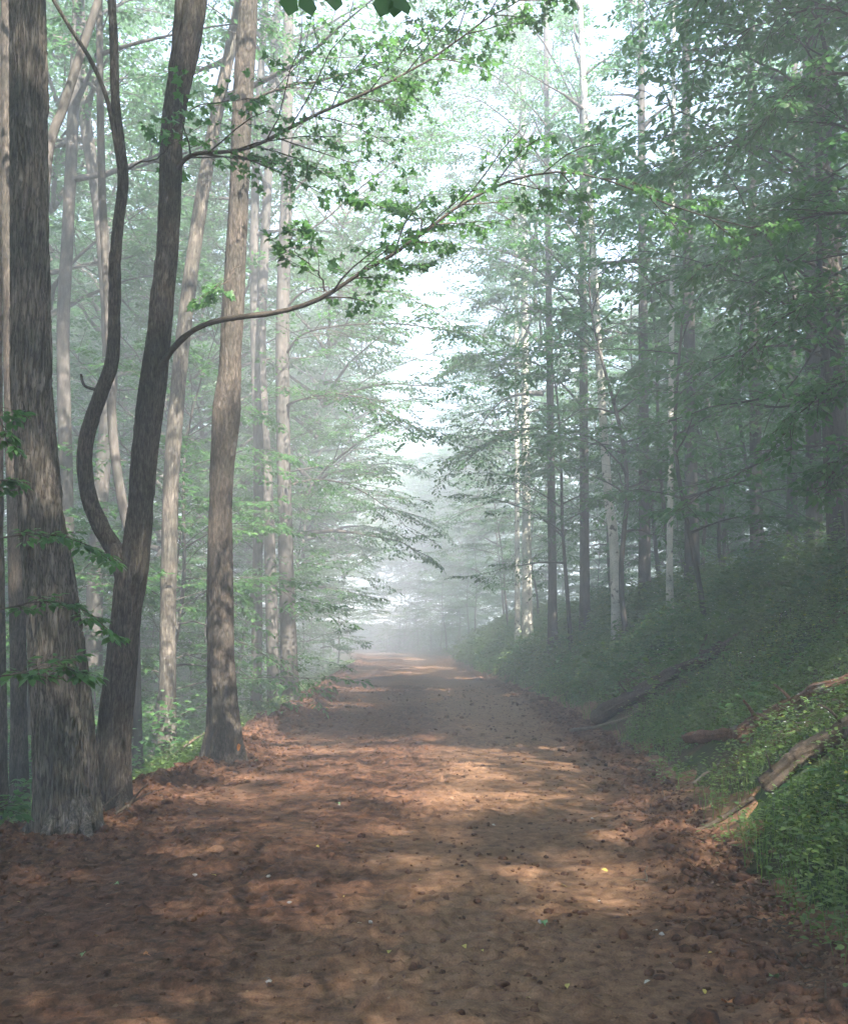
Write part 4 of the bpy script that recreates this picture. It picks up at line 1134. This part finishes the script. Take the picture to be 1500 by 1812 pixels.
def herbs(name, label, n, y0, y1, fx, seed, size, hgt, mat, nl=(5, 9), kind='stuff', shape='simple', power=1.0, mask=None, keep_frame=True):
    r = np.random.default_rng(seed)
    x, y, z = scatter(n, y0, y1, fx, r, power)
    ok = np.ones(n, bool)
    if keep_frame: ok &= np.abs(x - 0.0225 * y) < 0.43 * y + 1.2
    if mask is not None: ok &= mask(x, y, r)
    ok &= off_logs(x, y)
    x, y, z = x[ok], y[ok], z[ok]; n = len(x)
    k = r.integers(nl[0], nl[1], n)
    idx = np.repeat(np.arange(n), k); m = len(idx)
    fs = (0.75 + 0.035 * y)[idx]                      # farther plants are drawn as larger clumps of fewer leaves
    hh = hgt * r.uniform(0.15, 1.0, m) * (0.4 + 1.3 * (fbm(x * 0.9, y * 0.9, seed=seed, oct=2) * 0.5 + 0.5))[idx]
    az = r.uniform(0, 6.283, m)
    sp = size * r.uniform(0.1, 1.3, m) * fs
    P = np.stack([x[idx] + np.cos(az) * sp, y[idx] + np.sin(az) * sp, z[idx] + hh], -1)
    D = np.stack([np.cos(az), np.sin(az), r.uniform(-0.35, 0.45, m)], -1)
    Nn = np.stack([-0.3 * np.cos(az), -0.3 * np.sin(az), np.ones(m)], -1) + r.normal(0, 0.35, (m, 3))
    mb = MB(); leaves_into(mb, P, D, Nn, size * fs * r.uniform(0.5, 1.3, m), shape)
    o = link(name, mb.mesh(name, mat))
    return tag(o, label, name.replace('_', ' '), kind=kind)

def grass(name, label, n, y0, y1, fx, seed, hgt, mat, mask=None):
    r = np.random.default_rng(seed)
    x, y, z = scatter(n, y0, y1, fx, r)
    ok = np.abs(x - 0.0225 * y) < 0.43 * y + 1.2
    if mask is not None: ok &= mask(x, y, r)
    ok &= off_logs(x, y)
    x, y, z = x[ok], y[ok], z[ok]; n = len(x)
    az = r.uniform(0, 6.283, n); h = hgt * r.uniform(0.4, 1.2, n); w = 0.0022 * (0.6 + 0.09 * y) * r.uniform(0.7, 1.4, n)
    b = r.uniform(0.15, 0.9, n)
    c, s = np.cos(az), np.sin(az)
    base = np.stack([x, y, z - 0.01], -1)
    sd = np.stack([-s, c, 0 * c], -1) * w[:, None]
    mid = base + np.stack([c * h * b * 0.35, s * h * b * 0.35, h * 0.62], -1)
    tip = base + np.stack([c * h * b, s * h * b, h * (1.0 - 0.35 * b)], -1)
    V = np.stack([base - sd, base + sd, mid - sd * 0.7, mid + sd * 0.7, tip], 1).reshape(-1, 3)
    k = np.arange(n)[:, None] * 5
    mb = MB(); mb.add(V, k + np.array([[2, 3, 4]]), k + np.array([[0, 1, 3, 2]]))
    return tag(link(name, mb.mesh(name, mat)), label, "grass", kind='stuff')

def fx_right(a, b): return lambda y, r: Redge(y) + a + (b - a) * r.random(len(y)) ** 0.85
def fx_left(a, b): return lambda y, r: Ledge(y) - a - (b - a) * r.random(len(y))
def patchy(sc, lo, seed): return lambda x, y, r: (fbm(x * sc, y * sc, seed=seed, oct=3) + r.normal(0, 0.25, len(x))) > lo
def edge_fade(x, y, r): return r.random(len(x)) < sstep(0.0, 0.55, x - Redge(y) + 0.35 * vnoise(x * 1.2, y * 1.2, seed=4))
def both(f, g): return lambda x, y, r: f(x, y, r) & g(x, y, r)

herbs("ground_cover", "low leafy weeds covering the bank", 40000, 3.0, 75, fx_right(0.3, 7.5), 601, 0.044, 0.24, M_HERB, (6, 11), mask=both(edge_fade, patchy(0.8, -0.4, 61)))
herbs("near_weeds", "fresh small-leaved weeds on the near foot of the bank", 9000, 2.8, 14, fx_right(0.15, 3.2), 612, 0.046, 0.24, M_HERB, (6, 11), shape='oval', mask=both(edge_fade, patchy(0.9, -0.25, 69)))
herbs("broad_weeds", "taller broad-leaved weeds scattered over the bank", 12000, 3.0, 60, fx_right(0.5, 7.5), 602, 0.08, 0.4, M_LEAF, (5, 9), shape='oval', mask=both(edge_fade, patchy(0.6, -0.05, 62)))
grass("bank_grass", "fine grass growing among the weeds of the bank", 64000, 3.0, 55, fx_right(0.25, 7.0), 603, 0.34, M_GRASS, both(edge_fade, patchy(0.6, -0.2, 63)))
herbs("yellow_sprigs", "yellowish flowering sprigs among the bank weeds", 4200, 3.0, 40, fx_right(0.5, 5.5), 604, 0.032, 0.46, M_SPRIG, (4, 8), mask=patchy(0.8, 0.2, 64))
herbs("white_flowers", "tiny white flowers dotting the bank", 3600, 3.0, 34, fx_right(0.6, 6.5), 605, 0.022, 0.42, M_FLOWER, (2, 4), mask=patchy(0.6, 0.1, 65))
herbs("bank_brush", "taller fuzzy undergrowth on the far part of the bank", 9000, 15.0, 85, fx_right(0.5, 8.0), 613, 0.085, 0.6, M_HERB, (6, 11), shape='oval', mask=both(edge_fade, patchy(0.45, -0.05, 70)))
herbs("leaf_litter", "dry brown leaves lying over the forest floor and bank foot", 22000, 2.8, 50, fx_right(-0.15, 7.0), 606, 0.045, 0.02, M_DEAD, (1, 4), mask=patchy(0.8, -0.1, 66))
herbs("slope_cover", "green weeds covering the low ground left of the road", 26000, 7.0, 70, fx_left(0.25, 18), 607, 0.055, 0.22, M_HERB, (6, 10), mask=patchy(0.5, -0.4, 67))
herbs("slope_brush", "taller leafy brush on the slope left of the road", 7000, 11.0, 70, fx_left(1.2, 18), 608, 0.1, 0.9, M_LEAF_DARK, (6, 12), shape='oval', mask=patchy(0.4, -0.1, 68))
grass("verge_grass", "thin grass strip along the left road edge between the trunks", 9000, 9.0, 45, fx_left(0.25, 2.2), 609, 0.2, M_GRASS)
herbs("slope_litter", "dry leaves under the trees left of the road", 6000, 6.5, 40, fx_left(0.2, 8), 610, 0.055, 0.03, M_DEAD, (1, 4))

# the dense young growth that closes the view beyond the bend reads as one dim mass
r = np.random.default_rng(620)
n = 60000
y = r.uniform(106, 150, n); x = r.uniform(-30, 34, n)
keep = ((x > Redge(y) + 1.2) | (x < Ledge(y) - 1.5)) & (fbm(x * 0.22, y * 0.22, seed=71, oct=3) > -0.35)
x, y = x[keep], y[keep]; n = len(x)
top = 3.2 + 2.6 * fbm(x * 0.3, y * 0.3, seed=72, oct=2)
P = np.stack([x, y, H(x, y) + np.clip(top, 0.8, 7) * r.random(n) ** 0.8], -1)
az = r.uniform(0, 6.28, n)
mb = MB(); leaves_into(mb, P, np.stack([np.cos(az), np.sin(az), r.uniform(-0.5, 0.3, n)], -1), np.array([0, 0, 1.0]) + r.normal(0, 0.5, (n, 3)), r.uniform(0.22, 0.42, n), 'simple')
tag(link("far_thicket", mb.mesh("far_thicket", M_LEAF_FAR)), "dim thicket of young growth closing the view beyond the bend", "thicket", kind='stuff')

# ------------------------------------------------------------------ loose soil, pebbles, fallen leaves
def blobs(name, label, cat, x, y, s, seed, mat, flat=0.7):
    r = np.random.default_rng(seed)
    t = (1 + 5 ** 0.5) / 2
    v = np.array([(-1, t, 0), (1, t, 0), (-1, -t, 0), (1, -t, 0), (0, -1, t), (0, 1, t), (0, -1, -t), (0, 1, -t), (t, 0, -1), (t, 0, 1), (-t, 0, -1), (-t, 0, 1)]) / 1.9
    f = np.array([(0, 11, 5), (0, 5, 1), (0, 1, 7), (0, 7, 10), (0, 10, 11), (1, 5, 9), (5, 11, 4), (11, 10, 2), (10, 7, 6), (7, 1, 8), (3, 9, 4), (3, 4, 2), (3, 2, 6), (3, 6, 8), (3, 8, 9), (4, 9, 5), (2, 4, 11), (6, 2, 10), (8, 6, 7), (9, 8, 1)])
    n = len(x)
    z = road_z(x, y)[0]
    sc = s[:, None] * r.uniform(0.6, 1.4, (n, 3)) * np.array([1.15, 1, flat])
    az = r.uniform(0, 6.28, n)
    V = v[None] * sc[:, None] * r.uniform(0.7, 1.3, (n, 12, 1))
    c, si = np.cos(az)[:, None], np.sin(az)[:, None]
    V = np.stack([V[..., 0] * c - V[..., 1] * si, V[..., 0] * si + V[..., 1] * c, V[..., 2]], -1)
    V = V + np.stack([x, y, z + s * 0.15], -1)[:, None]
    mb = MB(); mb.add(V.reshape(-1, 3), (f[None] + (np.arange(n) * 12)[:, None, None]).reshape(-1, 3))
    me = mb.mesh(name, mat)
    return tag(link(name, me), label, cat, kind='stuff')
r = np.random.default_rng(701)
n = 20000
y = 3.5 * (34 / 3.5) ** r.random(n)
side = r.random(n)
x = np.where(side < 0.42, Ledge(y) + np.abs(r.normal(0, 0.6, n)) - 0.25, np.where(side < 0.68, Redge(y) - np.abs(r.normal(0, 0.35, n)) + 0.3, Ledge(y) + r.random(n) * (Redge(y) - Ledge(y))))
s = np.clip(r.lognormal(-4.55, 0.6, n), 0.004, 0.05) * np.where(side < 0.68, 1.25, 0.75) * (0.7 + 0.03 * y)
for (bx, by, br) in ((-2.9, 8.35, 0.35), (-2.7, 9.3, 0.3), (-2.3, 12.9, 0.35)):
    n2 = 170; a2 = r.uniform(0, 6.28, n2); d2 = br + np.abs(r.normal(0, 0.22, n2))
    x = np.concatenate([x, bx + np.cos(a2) * d2]); y = np.concatenate([y, by + np.sin(a2) * d2 * 0.8]); s = np.concatenate([s, np.clip(r.lognormal(-4.3, 0.5, n2), 0.006, 0.05)])
blobs("soil_clods", "dark crumbly clods of soil strewn over the road and its edges", "soil clods", x, y, s, 702, M_DIRT)

# small litter on the road: dry leaf scraps and broken twigs, thickest along the edges
r = np.random.default_rng(705)
n = 2600
y = 2.6 * (30 / 2.6) ** r.random(n)
sd_ = r.random(n)
x = np.where(sd_ < 0.4, Redge(y) - np.abs(r.normal(0, 0.5, n)) + 0.45, np.where(sd_ < 0.7, Ledge(y) + np.abs(r.normal(0, 0.6, n)) - 0.2, Ledge(y) + r.random(n) * (Redge(y) - Ledge(y))))
az = r.uniform(0, 6.28, n)
mb = MB(); leaves_into(mb, np.stack([x, y, road_z(x, y)[0] + 0.008], -1), np.stack([np.cos(az), np.sin(az), r.normal(0.05, 0.25, n)], -1), np.array([0, 0, 1.0]) + r.normal(0, 0.45, (n, 3)), r.uniform(0.012, 0.038, n) * (0.8 + 0.02 * y), 'simple')
tag(link("leaf_scraps", mb.mesh("leaf_scraps", M_DEAD)), "dry leaf scraps strewn over the road and its edges", "leaf litter", kind='stuff')
mb = MB()
for k in range(260):
    yy = 2.8 * (26 / 2.8) ** r.random(); L_, R_e = float(Ledge(yy)), float(Redge(yy)); q = r.random()
    xx = R_e + abs(r.normal(0.2, 0.3)) if q < 0.55 else L_ - 0.15 + r.normal(0.0, 0.2)
    a_ = r.uniform(0, 6.28); ln = r.uniform(0.05, 0.32)
    pts = np.stack([xx + np.linspace(0, ln, 5) * math.cos(a_), yy + np.linspace(0, ln, 5) * math.sin(a_), np.zeros(5)], -1)
    pts[:, 2] = np.maximum(road_z(pts[:, 0], pts[:, 1])[0], H(pts[:, 0], pts[:, 1]) - 0.02) + 0.008 + r.uniform(0, 0.03, 5)
    mb.tube(pts, np.linspace(1, 0.5, 5) * r.uniform(0.002, 0.005), 5)
tag(link("twig_litter", mb.mesh("twig_litter", M_LOG)), "broken twigs scattered along both road edges", "twig litter", kind='stuff')

lm = {}
tv, tf = TEMPL['maple']; tv2, tf2 = TEMPL['oval']
for nm, mt, tmpl in (('yellow', M_FL_YELLOW, 'oval'), ('green', M_FL_GREEN, 'maple'), ('pale', M_FL_PALE, 'oval'), ('orange', M_FL_ORANGE, 'maple')):
    v_, f_ = TEMPL[tmpl]
    b = MB(); vv = v_.copy(); vv[:, 2] *= 1.6; b.add(vv, f_); lm[nm] = b.mesh("fallen_leaf", mt)
r = np.random.default_rng(801)
spots = [(150, 1692, 'green'), (820, 1680, 'yellow'), (600, 1425, 'green'), (1075, 1545, 'yellow'), (992, 1570, 'yellow'), (1163, 1652, 'pale'), (1244, 1757, 'yellow'), (852, 1690, 'yellow'), (1005, 1747, 'yellow'), (640, 1638, 'pale'),
         (255, 1698, 'orange'), (455, 1350, 'green'), (1110, 1625, 'orange'), (745, 1560, 'yellow'), (30, 1600, 'yellow'), (375, 1552, 'yellow'), (1190, 1712, 'pale'), (1150, 1740, 'pale'), (690, 1690, 'yellow'), (480, 1740, 'pale'),
         (1365, 1735, 'green'), (960, 1640, 'green'), (1060, 1600, 'pale'), (870, 1462, 'pale'), (610, 1590, 'yellow'), (210, 1570, 'green'), (1260, 1690, 'yellow'), (560, 1500, 'yellow'), (1290, 1780, 'orange'), (930, 1780, 'yellow')]
def on_road(u, v):
    ds = np.geomspace(2.8, 60, 700); P = np.array([px(u, v, d) for d in ds])
    g = road_z(P[:, 0], P[:, 1])[0]; k = np.argmax(P[:, 2] < g)
    return P[k, 0], P[k, 1], g[k]
for (u, v, c) in spots:
    xx, yy, zz = on_road(u, v)
    o = link("fallen_leaf", lm[c], None, (xx, yy, zz + 0.012))
    sz = r.uniform(0.028, 0.05); o.scale = (sz, sz, sz)
    o.rotation_euler = (r.normal(0, 0.25), r.normal(0, 0.25), r.uniform(0, 6.28))
    tag(o, "small %s fallen leaf lying on the dirt road" % c, "leaf", "fallen %s leaves on the road" % c)
for k, (u, v) in enumerate([(346, 1553), (475, 1553), (600, 1425), (512, 1602), (476, 1741), (655, 1635), (1048, 1450), (955, 1640), (1170, 1655)]):
    xx, yy, zz = on_road(u, v)
    t = (1 + 5 ** 0.5) / 2
    b = MB(); 
    vv = np.array([(-1, t, 0), (1, t, 0), (-1, -t, 0), (1, -t, 0), (0, -1, t), (0, 1, t), (0, -1, -t), (0, 1, -t), (t, 0, -1), (t, 0, 1), (-t, 0, -1), (-t, 0, 1)]) / 1.9
    ff = np.array([(0, 11, 5), (0, 5, 1), (0, 1, 7), (0, 7, 10), (0, 10, 11), (1, 5, 9), (5, 11, 4), (11, 10, 2), (10, 7, 6), (7, 1, 8), (3, 9, 4), (3, 4, 2), (3, 2, 6), (3, 6, 8), (3, 8, 9), (4, 9, 5), (2, 4, 11), (6, 2, 10), (8, 6, 7), (9, 8, 1)])
    b.add(vv * r.uniform(0.6, 1.3, (12, 1)) * np.array([0.02, 0.014, 0.01]), ff)
    o = link("pebble", b.mesh("pebble", M_PEBBLE), None, (xx, yy, zz + 0.006)); o.rotation_euler[2] = k * 1.1
    tag(o, "small pale pebble lying on the dirt road", "pebble", "pale pebbles on the road")
# the little upright twig at the right of the road
xx, yy, zz = on_road(1143, 1562)
b = MB(); b.tube(spline([(0, 0, -0.02), (0.004, 0, 0.03), (-0.004, 0.01, 0.06), (0.012, 0.0, 0.1)], 10), np.linspace(0.006, 0.003, 10), 7)
b.tube(spline([(0, 0, 0.01), (-0.05, 0.01, 0.012), (-0.1, 0.0, 0.004)], 8), np.linspace(0.005, 0.002, 8), 6)
tag(link("twig", b.mesh("twig", M_STICK), None, (xx, yy, zz)), "small pale twig sticking up from the road near the bank", "twig")

# ------------------------------------------------------------------ the misty air
b = MB()
x0, x1, y0, y1, z0, z1 = -255, 255, -125, 385, float(Z.min()) - 1.0, 38.0
b.add([(x0, y0, z0), (x1, y0, z0), (x1, y1, z0), (x0, y1, z0), (x0, y0, z1), (x1, y0, z1), (x1, y1, z1), (x0, y1, z1)], None,
      [(0, 3, 2, 1), (4, 5, 6, 7), (0, 1, 5, 4), (1, 2, 6, 5), (2, 3, 7, 6), (3, 0, 4, 7)])
hm = bpy.data.materials.new("haze"); hm.use_nodes = True
hn = hm.node_tree.nodes; hn.clear()
ho = hn.new("ShaderNodeOutputMaterial"); hv = hn.new("ShaderNodeVolumePrincipled")
hv.inputs['Color'].default_value = (0.87, 0.9, 1.0, 1)
hv.inputs['Density'].default_value = HAZE
hv.inputs['Anisotropy'].default_value = 0.0
hm.node_tree.links.new(hv.outputs[0], ho.inputs['Volume'])
haze = link("haze", b.mesh("haze", hm))
tag(haze, "pale morning mist filling the forest", "haze", kind='stuff')
haze.display_type = 'WIRE'

tri = sum(sum(len(p.vertices) - 2 for p in me.polygons) if False else len(me.polygons) for me in bpy.data.meshes)
print("faces", tri, "objects", len(scene.objects), "trees", cnt)
